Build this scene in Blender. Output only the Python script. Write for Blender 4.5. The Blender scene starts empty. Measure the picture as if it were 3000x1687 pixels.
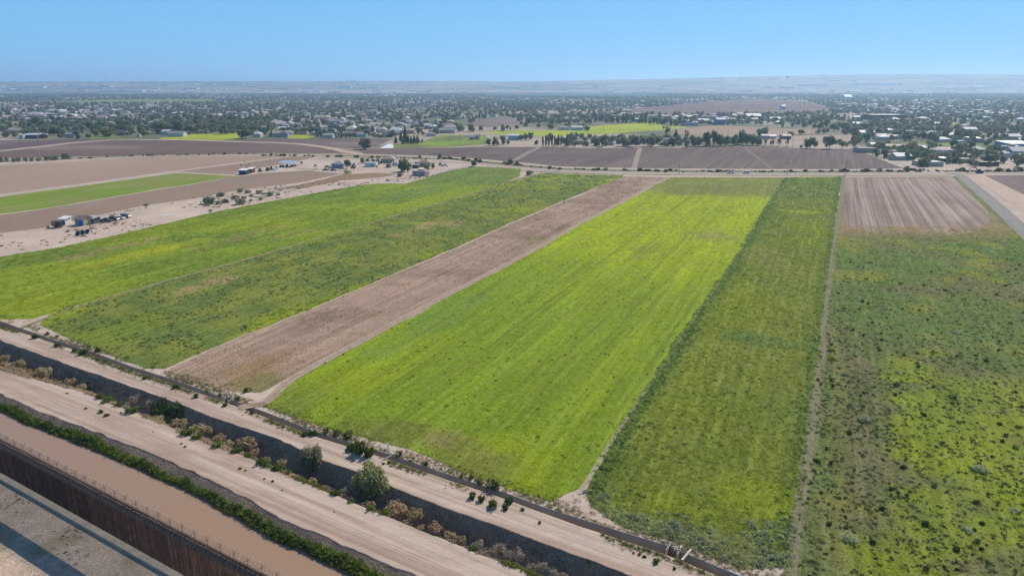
import bpy, math, random
import numpy as np
from mathutils import Vector
from mathutils.geometry import delaunay_2d_cdt
random.seed(7); RNG = np.random.default_rng(11)
S = bpy.context.scene
COL = S.collection
R = math.radians
# ------------------------------------------------------------------ camera, sky, sun, exposure
F_PX, CX, CY, HZ, CAM_H = 2000.0, 1500.0, 843.5, 252.0, 60.0
PITCH = math.atan((CY - HZ) / F_PX)
cam = bpy.data.objects.new('camera', bpy.data.cameras.new('camera')); COL.objects.link(cam)
cam.location = (0, 0, CAM_H); cam.rotation_euler = (R(90) - PITCH, 0, 0)
cam.data.sensor_width = 36.0; cam.data.lens = 36.0 * F_PX / 3000.0
cam.data.clip_start = 0.5; cam.data.clip_end = 60000
S.camera = cam
SUN_AZ, SUN_EL = R(34), R(40)          # azimuth to the right of the view direction (+Y)
W = bpy.data.worlds.new('World'); S.world = W; W.use_nodes = True
wn = W.node_tree; wn.nodes.clear()
sky = wn.nodes.new('ShaderNodeTexSky'); sky.sky_type = 'NISHITA'; sky.sun_disc = False
sky.sun_elevation = SUN_EL; sky.sun_rotation = SUN_AZ
sky.air_density = 1.0; sky.dust_density = 0.0; sky.ozone_density = 3.0; sky.altitude = 1100
bg = wn.nodes.new('ShaderNodeBackground'); bg.inputs[1].default_value = 0.10
wo = wn.nodes.new('ShaderNodeOutputWorld')
# clear dry-air blue, the same all the way round, over the physical sky
tcd = wn.nodes.new('ShaderNodeTexCoord'); sxyz = wn.nodes.new('ShaderNodeSeparateXYZ'); ramp = wn.nodes.new('ShaderNodeValToRGB')
ramp.color_ramp.elements[0].position = 0.0; ramp.color_ramp.elements[0].color = (0.225, 0.55, 0.90, 1)
ramp.color_ramp.elements[1].position = 0.9; ramp.color_ramp.elements[1].color = (0.05, 0.12, 0.26, 1)
e_ = ramp.color_ramp.elements.new(0.11); e_.color = (0.165, 0.485, 0.88, 1)
e_ = ramp.color_ramp.elements.new(0.35); e_.color = (0.10, 0.27, 0.56, 1)
scl_ = wn.nodes.new('ShaderNodeVectorMath'); scl_.operation = 'SCALE'; scl_.inputs['Scale'].default_value = 10.0
mixw = wn.nodes.new('ShaderNodeMix'); mixw.data_type = 'RGBA'; mixw.inputs[0].default_value = 0.92
wn.links.new(tcd.outputs['Generated'], sxyz.inputs[0]); wn.links.new(sxyz.outputs[2], ramp.inputs[0])
wn.links.new(ramp.outputs[0], scl_.inputs[0]); wn.links.new(sky.outputs[0], mixw.inputs[6]); wn.links.new(scl_.outputs[0], mixw.inputs[7])
wn.links.new(mixw.outputs[2], bg.inputs[0]); wn.links.new(bg.outputs[0], wo.inputs[0])
sl = bpy.data.lights.new('sun', 'SUN'); sl.energy = 5.0; sl.angle = R(0.53); sl.color = (1.0, 0.90, 0.77)
sun = bpy.data.objects.new('sun', sl); COL.objects.link(sun)
sdir = Vector((math.sin(SUN_AZ) * math.cos(SUN_EL), math.cos(SUN_AZ) * math.cos(SUN_EL), math.sin(SUN_EL)))
sun.rotation_euler = sdir.to_track_quat('Z', 'Y').to_euler(); sun.location = (200, 300, 400)
S.view_settings.view_transform = 'Standard'; S.view_settings.look = 'None'
S.view_settings.exposure = 0.1; S.view_settings.gamma = 1.0
S.render.engine = 'CYCLES'
S.cycles.volume_bounces = 1; S.cycles.max_bounces = 5; S.cycles.transparent_max_bounces = 8

# ------------------------------------------------------------------ pixels of the photograph -> points on the ground
def G(x, y, z=0.0):
    u = (x - CX) / F_PX; v = (y - CY) / F_PX
    dy = math.cos(PITCH) - v * math.sin(PITCH); dz = -math.sin(PITCH) - v * math.cos(PITCH)
    t = (z - CAM_H) / dz
    return (u * t, dy * t)
def GA(pts, z=0.0): return np.array([G(x, y, z) for x, y in pts])
def PX(X, Y, Z=0.0):
    zz = Z - CAM_H
    fw = Y * math.cos(PITCH) - zz * math.sin(PITCH); up = Y * math.sin(PITCH) + zz * math.cos(PITCH)
    return CX + F_PX * X / fw, CY - F_PX * up / fw
def mpp(y):                              # metres per photo pixel at a ground point seen at row y
    X, Y = G(CX, y); return (Y * math.cos(PITCH) + CAM_H * math.sin(PITCH)) / F_PX

# ------------------------------------------------------------------ noise
def _h(ix, iy, seed):
    n = (ix.astype(np.int64) * 374761393 + iy.astype(np.int64) * 668265263 + seed * 2147483647) & 0xffffffff
    n = ((n ^ (n >> 13)) * 1274126177) & 0xffffffff
    return ((n ^ (n >> 16)) & 0xffff) / 65535.0
def vnoise(x, y, seed=0):
    x = np.asarray(x, float); y = np.asarray(y, float)
    ix = np.floor(x); iy = np.floor(y); fx = x - ix; fy = y - iy
    fx = fx * fx * (3 - 2 * fx); fy = fy * fy * (3 - 2 * fy)
    a = _h(ix, iy, seed); b = _h(ix + 1, iy, seed); c = _h(ix, iy + 1, seed); d = _h(ix + 1, iy + 1, seed)
    return (a * (1 - fx) + b * fx) * (1 - fy) + (c * (1 - fx) + d * fx) * fy
def fbm(x, y, seed=0, o=4):
    s = 0.0; a = 0.5; t = 0.0
    for k in range(o):
        s = s + a * vnoise(x * 2 ** k + 17.3 * k, y * 2 ** k - 9.1 * k, seed + k); t += a; a *= 0.55
    return s / t
def sm(a, b, x): t = np.clip((x - a) / (b - a), 0, 1); return t * t * (3 - 2 * t)
def mixc(c, d, f): f = np.asarray(f)[..., None]; return c * (1 - f) + np.asarray(d) * f
def full(n, c): return np.tile(np.asarray(c, float), (n, 1))

# ------------------------------------------------------------------ materials
def newmat(name):
    m = bpy.data.materials.new(name); m.use_nodes = True; m.node_tree.nodes.clear(); return m, m.node_tree
def mat(name, col, rough=0.8, var=0.15, scale=0.5, metal=0.0, bump=0.0, spec=0.3):
    m, t = newmat(name); N = t.nodes.new; L = t.links.new
    o = N('ShaderNodeOutputMaterial'); p = N('ShaderNodeBsdfPrincipled')
    p.inputs['Roughness'].default_value = rough; p.inputs['Metallic'].default_value = metal
    p.inputs['Specular IOR Level'].default_value = spec
    g = N('ShaderNodeNewGeometry'); n = N('ShaderNodeTexNoise'); n.inputs['Scale'].default_value = scale; n.inputs['Detail'].default_value = 5
    L(g.outputs['Position'], n.inputs['Vector'])
    r = N('ShaderNodeMapRange'); r.inputs[1].default_value = 0.3; r.inputs[2].default_value = 0.7
    r.inputs[3].default_value = 1 - var; r.inputs[4].default_value = 1 + var
    L(n.outputs[0], r.inputs[0])
    v = N('ShaderNodeVectorMath'); v.operation = 'SCALE'; v.inputs[0].default_value = col[:3]; L(r.outputs[0], v.inputs['Scale'])
    L(v.outputs[0], p.inputs['Base Color'])
    if bump:
        b = N('ShaderNodeBump'); b.inputs['Strength'].default_value = bump; b.inputs['Distance'].default_value = 0.05
        L(n.outputs[0], b.inputs['Height']); L(b.outputs[0], p.inputs['Normal'])
    L(p.outputs[0], o.inputs[0]); return m
def mat_soil(name, s1=0.6, s2=6.0, v1=0.18, v2=0.18, bump=0.5, dist=0.08, rough=0.95, stretch=None, rowfine=None):
    """vertex-coloured earth with two scales of grain and relief"""
    m, t = newmat(name); N = t.nodes.new; L = t.links.new
    o = N('ShaderNodeOutputMaterial'); p = N('ShaderNodeBsdfPrincipled'); p.inputs['Roughness'].default_value = rough
    p.inputs['Specular IOR Level'].default_value = 0.1
    a = N('ShaderNodeAttribute'); a.attribute_name = 'Col'
    g = N('ShaderNodeNewGeometry'); src = g.outputs['Position']
    if stretch:
        mp = N('ShaderNodeMapping'); mp.inputs['Rotation'].default_value = (0, 0, stretch[0]); mp.inputs['Scale'].default_value = stretch[1]
        L(src, mp.inputs[0]); src = mp.outputs[0]
    ns = []
    for sc, va in ((s1, v1), (s2, v2)):
        n = N('ShaderNodeTexNoise'); n.inputs['Scale'].default_value = sc; n.inputs['Detail'].default_value = 6; n.inputs['Roughness'].default_value = 0.65
        L(src, n.inputs['Vector'])
        r = N('ShaderNodeMapRange'); r.inputs[1].default_value = 0.3; r.inputs[2].default_value = 0.7; r.inputs[3].default_value = 1 - va; r.inputs[4].default_value = 1 + va
        L(n.outputs[0], r.inputs[0]); ns.append((n, r))
    mu = N('ShaderNodeMath'); mu.operation = 'MULTIPLY'; L(ns[0][1].outputs[0], mu.inputs[0]); L(ns[1][1].outputs[0], mu.inputs[1])
    if rowfine:                                   # fine drill rows / furrows along the field
        cx = N('ShaderNodeCombineXYZ')
        for k_, (dv, fq) in enumerate((((0.909, -0.416, 0), rowfine[0]), ((0.416, 0.909, 0), rowfine[1]))):
            dt = N('ShaderNodeVectorMath'); dt.operation = 'DOT_PRODUCT'; dt.inputs[1].default_value = [q * fq for q in dv]; L(g.outputs['Position'], dt.inputs[0]); L(dt.outputs['Value'], cx.inputs[k_])
        n3 = N('ShaderNodeTexNoise'); n3.inputs['Scale'].default_value = 1.0; n3.inputs['Detail'].default_value = 3; L(cx.outputs[0], n3.inputs['Vector'])
        r3 = N('ShaderNodeMapRange'); r3.inputs[1].default_value = 0.35; r3.inputs[2].default_value = 0.65; r3.inputs[3].default_value = 1 - rowfine[2]; r3.inputs[4].default_value = 1 + rowfine[2]; L(n3.outputs[0], r3.inputs[0])
        m3 = N('ShaderNodeMath'); m3.operation = 'MULTIPLY'; L(mu.outputs[0], m3.inputs[0]); L(r3.outputs[0], m3.inputs[1]); mu = m3
    v = N('ShaderNodeVectorMath'); v.operation = 'SCALE'; L(a.outputs['Color'], v.inputs[0]); L(mu.outputs[0], v.inputs['Scale'])
    L(v.outputs[0], p.inputs['Base Color'])
    b = N('ShaderNodeBump'); b.inputs['Strength'].default_value = bump; b.inputs['Distance'].default_value = dist
    L(ns[1][0].outputs[0], b.inputs['Height']); L(b.outputs[0], p.inputs['Normal'])
    L(p.outputs[0], o.inputs[0]); return m
def mat_leaf(name, col=(0.08, 0.12, 0.03), attr=None, trans=0.35, rnd=0.25):
    """leaf cards: diffuse plus light through the leaf; attr = 'INSTANCER' reads the colour of the instance point"""
    m, t = newmat(name); N = t.nodes.new; L = t.links.new
    o = N('ShaderNodeOutputMaterial'); d = N('ShaderNodeBsdfDiffuse'); tr = N('ShaderNodeBsdfTranslucent'); mx = N('ShaderNodeMixShader')
    mx.inputs[0].default_value = trans
    if attr == 'INSTANCER':
        a = N('ShaderNodeAttribute'); a.attribute_type = 'INSTANCER'; a.attribute_name = 'tint'; csrc = a.outputs['Color']
    else:
        rgb = N('ShaderNodeRGB'); rgb.outputs[0].default_value = (*col, 1); csrc = rgb.outputs[0]
    lv = N('ShaderNodeAttribute'); lv.attribute_name = 'lv'                       # per-leaf value
    v = N('ShaderNodeVectorMath'); v.operation = 'SCALE'; L(csrc, v.inputs[0]); L(lv.outputs['Fac'], v.inputs['Scale'])
    out = v.outputs[0]
    if rnd and attr != 'INSTANCER':
        oi = N('ShaderNodeObjectInfo'); hs = N('ShaderNodeHueSaturation')
        r1 = N('ShaderNodeMapRange'); r1.inputs[3].default_value = 1 - rnd; r1.inputs[4].default_value = 1 + rnd; L(oi.outputs['Random'], r1.inputs[0])
        mm = N('ShaderNodeMath'); mm.operation = 'MULTIPLY_ADD'; mm.inputs[1].default_value = 7.31; mm.inputs[2].default_value = 0.0; L(oi.outputs['Random'], mm.inputs[0])
        fr = N('ShaderNodeMath'); fr.operation = 'FRACT'; L(mm.outputs[0], fr.inputs[0])
        r2 = N('ShaderNodeMapRange'); r2.inputs[3].default_value = 0.475; r2.inputs[4].default_value = 0.515; L(fr.outputs[0], r2.inputs[0])
        L(out, hs.inputs['Color']); L(r1.outputs[0], hs.inputs['Value']); L(r2.outputs[0], hs.inputs['Hue']); out = hs.outputs[0]
    L(out, d.inputs[0]); L(out, tr.inputs[0]); L(d.outputs[0], mx.inputs[1]); L(tr.outputs[0], mx.inputs[2]); L(mx.outputs[0], o.inputs[0])
    return m
def mat_tint(name, rough=0.7):
    """walls and roofs of scattered far houses: colour from the instance"""
    m, t = newmat(name); N = t.nodes.new; L = t.links.new
    o = N('ShaderNodeOutputMaterial'); p = N('ShaderNodeBsdfPrincipled'); p.inputs['Roughness'].default_value = rough
    a = N('ShaderNodeAttribute'); a.attribute_type = 'INSTANCER'; a.attribute_name = 'tint'; L(a.outputs['Color'], p.inputs['Base Color']); L(p.outputs[0], o.inputs[0]); return m

# ------------------------------------------------------------------ objects
def tag(o, label=None, cat=None, group=None, kind=None):
    if label: o['label'] = label
    if cat: o['category'] = cat
    if group: o['group'] = group
    if kind: o['kind'] = kind
    return o
def obj(name, me, parent=None, loc=None, rotz=0.0):
    o = bpy.data.objects.new(name, me); COL.objects.link(o)
    if parent: o.parent = parent
    if loc is not None: o.location = loc
    if rotz: o.rotation_euler = (0, 0, rotz)
    return o
def thing(name, label, cat, loc=(0, 0, 0), rotz=0.0, group=None, scale=None):
    o = obj(name, None, None, loc, rotz); o.empty_display_size = 0.2
    if scale: o.scale = scale
    return tag(o, label, cat, group)
def mesh(name, V, Fc, mats, col=None, lv=None, smooth=False, fm=None):
    me = bpy.data.meshes.new(name)
    V = np.asarray(V, float)
    if isinstance(Fc, np.ndarray):
        nf, k = Fc.shape
        me.vertices.add(len(V)); me.vertices.foreach_set('co', V.ravel())
        me.loops.add(nf * k); me.loops.foreach_set('vertex_index', Fc.ravel().astype(np.int32))
        me.polygons.add(nf); me.polygons.foreach_set('loop_start', np.arange(0, nf * k, k, dtype=np.int32))
        me.update(calc_edges=True); me.validate()
    else:
        me.from_pydata([tuple(v) for v in V], [], Fc); me.update()
    for m in (mats if isinstance(mats, (list, tuple)) else [mats]): me.materials.append(m)
    if fm is not None: me.polygons.foreach_set('material_index', np.asarray(fm, np.int32))
    if col is not None:
        a = me.attributes.new('Col', 'FLOAT_COLOR', 'POINT'); c = np.ones((len(V), 4)); c[:, :3] = np.clip(col, 0, 1); a.data.foreach_set('color', c.ravel())
    if lv is not None:
        a = me.attributes.new('lv', 'FLOAT', 'POINT'); a.data.foreach_set('value', np.asarray(lv, float))
    if smooth: me.polygons.foreach_set('use_smooth', np.ones(len(me.polygons), bool))
    return me
class MB:
    """collects boxes, prisms and tubes into one mesh"""
    def __init__(s): s.V = []; s.F = []; s.M = []
    def add(s, V, Fc, m=0):
        b = len(s.V); s.V += [tuple(v) for v in V]; s.F += [tuple(i + b for i in f) for f in Fc]; s.M += [m] * len(Fc); return s
    def box(s, c, d, rz=0.0, m=0, taper=1.0):
        x, y, z = c; w, l, h = d[0] / 2, d[1] / 2, d[2]; ca, sa = math.cos(rz), math.sin(rz); V = []
        for zz, k in ((0, 1.0), (h, taper)):
            for a, b in ((-w, -l), (w, -l), (w, l), (-w, l)): V.append((x + (a * ca - b * sa) * k, y + (a * sa + b * ca) * k, z + zz))
        return s.add(V, [(0, 3, 2, 1), (4, 5, 6, 7), (0, 1, 5, 4), (1, 2, 6, 5), (2, 3, 7, 6), (3, 0, 4, 7)], m)
    def prism(s, prof, y0, y1, axis='y', m=0):
        n = len(prof)
        P = lambda p, y: (p[0], y, p[1]) if axis == 'y' else (y, p[0], p[1])
        V = [P(p, y0) for p in prof] + [P(p, y1) for p in prof]
        Fc = [tuple(range(n))[::-1], tuple(range(n, 2 * n))] + [(i, (i + 1) % n, n + (i + 1) % n, n + i) for i in range(n)]
        return s.add(V, Fc, m)
    def tube(s, pts, rad, n=6, m=0, caps=True):
        pts = [Vector(p) for p in pts]; rad = rad if isinstance(rad, (list, tuple)) else [rad] * len(pts); V = []; Fc = []
        for i, p in enumerate(pts):
            t = (pts[min(i + 1, len(pts) - 1)] - pts[max(i - 1, 0)]).normalized()
            u = t.cross(Vector((0, 0, 1)) if abs(t.z) < 0.9 else Vector((1, 0, 0))).normalized(); w = t.cross(u)
            for k in range(n): a = 2 * math.pi * k / n; V.append(p + (u * math.cos(a) + w * math.sin(a)) * rad[i])
        for i in range(len(pts) - 1):
            for k in range(n): Fc.append((i * n + k, i * n + (k + 1) % n, (i + 1) * n + (k + 1) % n, (i + 1) * n + k))
        if caps: Fc += [tuple(range(n))[::-1], tuple((len(pts) - 1) * n + k for k in range(n))]
        return s.add(V, Fc, m)
    def me(s, name, mats, smooth=False): return mesh(name, s.V, s.F, mats, fm=s.M, smooth=smooth)
    def part(s, name, mats, parent, smooth=False): return obj(name, s.me(name, mats, smooth), parent)

# ------------------------------------------------------------------ scatter (only for what nobody could count)
def proto_coll(name, meshes):
    c = bpy.data.collections.new(name)
    for i, me in enumerate(meshes):
        o = bpy.data.objects.new(me.name, me); c.objects.link(o)
    return c
def scatter(name, pts, rot, scl, tint, coll, idx, label, cat):
    me = bpy.data.meshes.new(name); n = len(pts)
    me.vertices.add(n); me.vertices.foreach_set('co', np.asarray(pts, float).ravel())
    a = me.attributes.new('rot', 'FLOAT_VECTOR', 'POINT'); a.data.foreach_set('vector', np.asarray(rot, float).ravel())
    a = me.attributes.new('scl', 'FLOAT_VECTOR', 'POINT'); a.data.foreach_set('vector', np.asarray(scl, float).ravel())
    a = me.attributes.new('idx', 'INT', 'POINT'); a.data.foreach_set('value', np.asarray(idx, np.int32))
    c = np.ones((n, 4)); c[:, :3] = np.clip(tint, 0, 1)
    a = me.attributes.new('tint', 'FLOAT_COLOR', 'POINT'); a.data.foreach_set('color', c.ravel())
    o = obj(name, me); tag(o, label, cat, kind='stuff')
    ng = bpy.data.node_groups.new(name + '_scatter', 'GeometryNodeTree')
    ng.interface.new_socket('Geometry', in_out='INPUT', socket_type='NodeSocketGeometry'); ng.interface.new_socket('Geometry', in_out='OUTPUT', socket_type='NodeSocketGeometry')
    N = ng.nodes.new; L = ng.links.new
    gi = N('NodeGroupInput'); go = N('NodeGroupOutput'); ip = N('GeometryNodeInstanceOnPoints'); ci = N('GeometryNodeCollectionInfo')
    ci.inputs['Collection'].default_value = coll; ci.inputs['Separate Children'].default_value = True; ci.inputs['Reset Children'].default_value = True
    def na(nm, ty): q = N('GeometryNodeInputNamedAttribute'); q.data_type = ty; q.inputs['Name'].default_value = nm; return q.outputs[0]
    L(gi.outputs[0], ip.inputs['Points']); L(ci.outputs[0], ip.inputs['Instance']); ip.inputs['Pick Instance'].default_value = True
    L(na('idx', 'INT'), ip.inputs['Instance Index']); L(na('rot', 'FLOAT_VECTOR'), ip.inputs['Rotation']); L(na('scl', 'FLOAT_VECTOR'), ip.inputs['Scale'])
    L(ip.outputs[0], go.inputs[0])
    md = o.modifiers.new('scatter', 'NODES'); md.node_group = ng
    return o
def inpoly(x, y, poly):
    p = np.asarray(poly, float); r = np.zeros(np.shape(x), bool); j = len(p) - 1
    for i in range(len(p)):
        xi, yi = p[i]; xj, yj = p[j]
        if yi != yj: r ^= ((yi > y) != (yj > y)) & (x < (xj - xi) * (y - yi) / (yj - yi) + xi)
        j = i
    return r

# ------------------------------------------------------------------ leafy meshes
def leaf_cards(C, Nn, size, rng, aspect=0.7):
    n = len(C); r = rng.normal(size=(n, 3)); Nn = Nn / np.linalg.norm(Nn, axis=1)[:, None]
    U = np.cross(Nn, r); U /= np.linalg.norm(U, axis=1)[:, None]; Wv = np.cross(Nn, U)
    s = np.asarray(size)[:, None] * np.ones((n, 1))
    V = np.stack([C - U * s, C - Wv * s * aspect, C + U * s, C + Wv * s * aspect], 1).reshape(-1, 3)
    return V, np.arange(n * 4).reshape(n, 4)
def crown(name, kind, n, leaf, material, seed, W=1.0, Hh=1.0, z0=0.0, lobes=9):
    """a crown of leaf cards in lobes; unit height 1 from z0, width W"""
    rng = np.random.default_rng(seed); Cs = []; Ns = []
    if kind == 'round':
        L = [(0, 0, 0.55, 0.42)]
        for k in range(lobes):
            a = rng.uniform(0, 6.28); rr = rng.uniform(0.30, 0.62); z = rng.uniform(0.18, 0.80)
            L.append((rr * math.cos(a) * (1.05 - abs(z - 0.45)), rr * math.sin(a) * (1.05 - abs(z - 0.45)), z, rng.uniform(0.16, 0.32)))
    elif kind == 'cone':
        L = [(rng.normal(0, 0.05), rng.normal(0, 0.05), z, 0.42 * (1.05 - z) + 0.05) for z in np.linspace(0.1, 0.95, 11)]
    elif kind == 'column':
        L = [(rng.normal(0, 0.12), rng.normal(0, 0.12), z, 0.34 * (0.55 + 0.9 * math.sin(math.pi * (0.12 + 0.8 * z)) * 0.6)) for z in np.linspace(0.1, 0.92, 10)]
    elif kind == 'bush':
        L = [(0, 0, 0.3, 0.62)]
        for k in range(lobes):
            a = rng.uniform(0, 6.28); rr = rng.uniform(0.2, 0.75); L.append((rr * math.cos(a), rr * math.sin(a), rng.uniform(0.15, 0.6), rng.uniform(0.2, 0.38)))
    else:  # open: loose limbs
        L = []
        for k in range(lobes + 4):
            a = rng.uniform(0, 6.28); rr = rng.uniform(0.1, 0.75); L.append((rr * math.cos(a), rr * math.sin(a), rng.uniform(0.25, 0.9), rng.uniform(0.12, 0.22)))
    w = np.array([l[3] ** 2 for l in L]); w /= w.sum(); pick = rng.choice(len(L), n, p=w); L = np.array(L)
    d = rng.normal(size=(n, 3)); d /= np.linalg.norm(d, axis=1)[:, None]
    rad = L[pick, 3] * (rng.uniform(0.35, 1.12, n) ** 0.6)
    zs = 0.75 if kind in ('round', 'bush', 'open') else 1.0
    C = L[pick, :3] + d * rad[:, None] * np.array([1, 1, zs])
    C[:, 2] = np.maximum(C[:, 2], 0.02)
    Nn = d + rng.normal(0, 0.6, (n, 3)) + np.array([0, 0, 0.35])
    V, Fc = leaf_cards(C * np.array([W, W, Hh]), Nn, leaf * rng.uniform(0.6, 1.35, n), rng)
    V[:, 2] += z0
    lv = np.repeat(rng.uniform(0.7, 1.3, n), 4)
    return mesh(name, V, Fc, material, lv=lv)
def trunk_me(name, h, r, material, seed, spread=0.25, limbs=4):
    rng = np.random.default_rng(seed); b = MB()
    b.tube([(0, 0, -0.3), (rng.normal(0, .03), rng.normal(0, .03), h * .4), (rng.normal(0, .06), rng.normal(0, .06), h)], [r * 1.3, r, r * .45], 6)
    for k in range(limbs):
        a = 6.28 * (k + rng.uniform(0, .7)) / limbs; z = h * rng.uniform(.4, .75)
        b.tube([(0, 0, z), (math.cos(a) * spread * .6, math.sin(a) * spread * .6, z + h * .18), (math.cos(a) * spread, math.sin(a) * spread, z + h * .42)], [r * .5, r * .35, r * .15], 5)
    return b.me(name, material)
def tuft(name, n, rad, h, wid, material, seed, spread=0.5):
    """grass clump: thin leaning blades"""
    rng = np.random.default_rng(seed)
    a = rng.uniform(0, 6.28, n); r = rad * np.sqrt(rng.uniform(0, 1, n)); bx, by = r * np.cos(a), r * np.sin(a)
    la = rng.uniform(0, 6.28, n); ln = rng.uniform(.1, spread, n) * h; hh = h * rng.uniform(.55, 1.15, n)
    tx, ty = bx + np.cos(la) * ln, by + np.sin(la) * ln; wa = rng.uniform(0, 6.28, n); wx, wy = np.cos(wa) * wid, np.sin(wa) * wid
    mx, my = (bx * .6 + tx * .4), (by * .6 + ty * .4)
    V = np.stack([np.stack([bx, by, 0 * bx - .02], 1), np.stack([mx + wx, my + wy, hh * .6], 1), np.stack([tx, ty, hh], 1), np.stack([mx - wx, my - wy, hh * .55], 1)], 1).reshape(-1, 3)
    return mesh(name, V, np.arange(n * 4).reshape(n, 4), material, lv=np.repeat(rng.uniform(.75, 1.25, n), 4))
# ================================================================== SETTING: earth strips along the wall and the canals
DS = np.array([0.86, -0.51]); DS /= np.linalg.norm(DS)          # along the wall / canals
DN = np.array([-DS[1], DS[0]])                                  # away from the camera
def st(P): P = np.atleast_2d(P); return P @ DS, P @ DN
def xy(s, t): return np.stack([s * DS[0] + t * DN[0], s * DS[1] + t * DN[1]], -1)
def edge(pts, z=0.0):
    s, t = st(GA(pts, z)); o = np.argsort(s); s, t = s[o], t[o]
    return lambda q: np.interp(q, s, t)
E_canF = edge([(0, 941), (155, 995), (272, 1032), (388, 1075), (505, 1112), (660, 1166), (776, 1207), (913, 1261), (1139, 1331), (1321, 1393), (1476, 1443), (1593, 1486), (1755, 1538), (1949, 1597), (2167, 1687)])
E_canN = edge([(0, 954), (155, 1005), (272, 1042), (388, 1086), (505, 1125), (656, 1178), (776, 1222), (893, 1261), (1127, 1342), (1321, 1406), (1476, 1461), (1698, 1542), (1755, 1560), (1949, 1624), (2085, 1680)])
E_crest = edge([(0, 997), (97, 1032), (194, 1067), (310, 1106), (427, 1148), (543, 1191), (660, 1237), (776, 1273), (854, 1304), (952, 1350), (1049, 1385), (1139, 1420), (1243, 1463), (1360, 1507), (1476, 1548), (1600, 1595), (1716, 1634), (1833, 1680)])
E_near = edge([(0, 1080), (97, 1112), (248, 1148), (369, 1199), (505, 1253), (606, 1294), (710, 1335), (855, 1395), (1018, 1468), (1139, 1517), (1243, 1556), (1360, 1606), (1476, 1649), (1554, 1684)])
E_lev = edge([(0, 1154), (116, 1207), (233, 1249), (349, 1292), (466, 1339), (582, 1391), (718, 1459), (816, 1517), (933, 1567), (1049, 1618), (1205, 1684)])
WATER_Z = -1.5
E_wat = edge([(0, 1199), (97, 1238), (213, 1283), (330, 1337), (446, 1391), (582, 1450), (700, 1519), (816, 1577), (933, 1635), (1022, 1678)], WATER_Z)
s_, t_ = st(GA([(0, 1388), (151, 1472), (302, 1557), (422, 1626), (531, 1687)]))
T_WALL = float(np.mean(t_))
SS = np.unique(np.concatenate([np.linspace(-12000, -900, 8), np.linspace(-900, -240, 34), np.arange(-240, 60, 0.5), np.linspace(60, 500, 34), np.linspace(500, 12000, 8)]))
fine = sm(-420, -240, SS) * (1 - sm(60, 200, SS))
def jag(q, seed, amp, sc=0.35): return (fbm(q * sc, q * 0 + seed, seed, 4) - 0.5) * 2 * amp
t_canF = E_canF(SS); t_canN = np.minimum(E_canN(SS), t_canF - 1.35)
t_crest = E_crest(SS) + jag(SS, 3, 0.28); t_near = E_near(SS) + jag(SS, 4, 0.35); t_lev = E_lev(SS) + jag(SS, 5, 0.35); t_wat = np.minimum(E_wat(SS), t_lev - 2.2) + jag(SS, 6, 0.15)
t_bot1 = t_crest - 2.1 + jag(SS, 7, 0.35); t_bot2 = np.minimum(t_near + 1.5 + jag(SS, 8, 0.3), t_bot1 - 0.5)
def poly_s(e): k = (SS > -205) & (SS < 5); return np.polyval(np.polyfit(SS[k], e(SS[k]), 2), np.clip(SS, -205, 5))
tn_s, tl_s, tk_s, tc_s = poly_s(E_near), poly_s(E_lev), poly_s(E_crest), poly_s(E_canN)
def strip(name, rows, zf, paint, material, label, bumpz=0.0, kind='structure', cat=None):
    """rows: list of t-arrays from far to near; zf: z of each row"""
    T = np.stack(rows); Z = np.stack([np.broadcast_to(z, SS.shape) for z in zf]).astype(float)
    S2 = np.broadcast_to(SS, T.shape); P = xy(S2, T)
    win_ = np.sin(np.pi * np.linspace(0, 1, len(rows))) ** .5; win_[[0, -1]] = 0; Z = Z + bumpz * win_[:, None] * (fbm(P[..., 0] * 0.7, P[..., 1] * 0.7, 5, 4) - 0.5)
    V = np.concatenate([P, Z[..., None]], -1).reshape(-1, 3); nr, nc = T.shape
    i = np.arange(nr - 1)[:, None] * nc + np.arange(nc - 1)[None]
    Fq = np.stack([i, i + nc, i + nc + 1, i + 1], -1).reshape(-1, 4)
    o = obj(name, mesh(name, V, Fq, material, col=paint(S2.ravel(), T.ravel(), np.repeat(np.linspace(0, 1, nr), nc)), smooth=True))
    return tag(o, label, cat, kind=kind)
def rows_between(a, b, n): return [a * (1 - f) + b * f for f in np.linspace(0, 1, n)]
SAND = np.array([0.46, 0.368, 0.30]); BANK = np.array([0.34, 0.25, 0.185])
M_road = mat_soil('dirt_road_earth', 0.5, 7.0, 0.10, 0.14, 0.5, 0.05, stretch=(math.atan2(-DS[1], DS[0]), (0.25, 1.0, 1.0)))
M_soil = mat_soil('loose_earth', 0.4, 2.6, 0.16, 0.30, 0.9, 0.16)
M_bank = mat_soil('ditch_bank_earth', 0.8, 3.4, 0.22, 0.42, 1.0, 0.4)
M_conc = mat('canal_concrete', (0.23, 0.175, 0.15), 0.9, 0.15, 0.8, bump=0.3)
M_conc_l = mat('pale_concrete', (0.46, 0.42, 0.36), 0.9, 0.15, 1.5)
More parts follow.
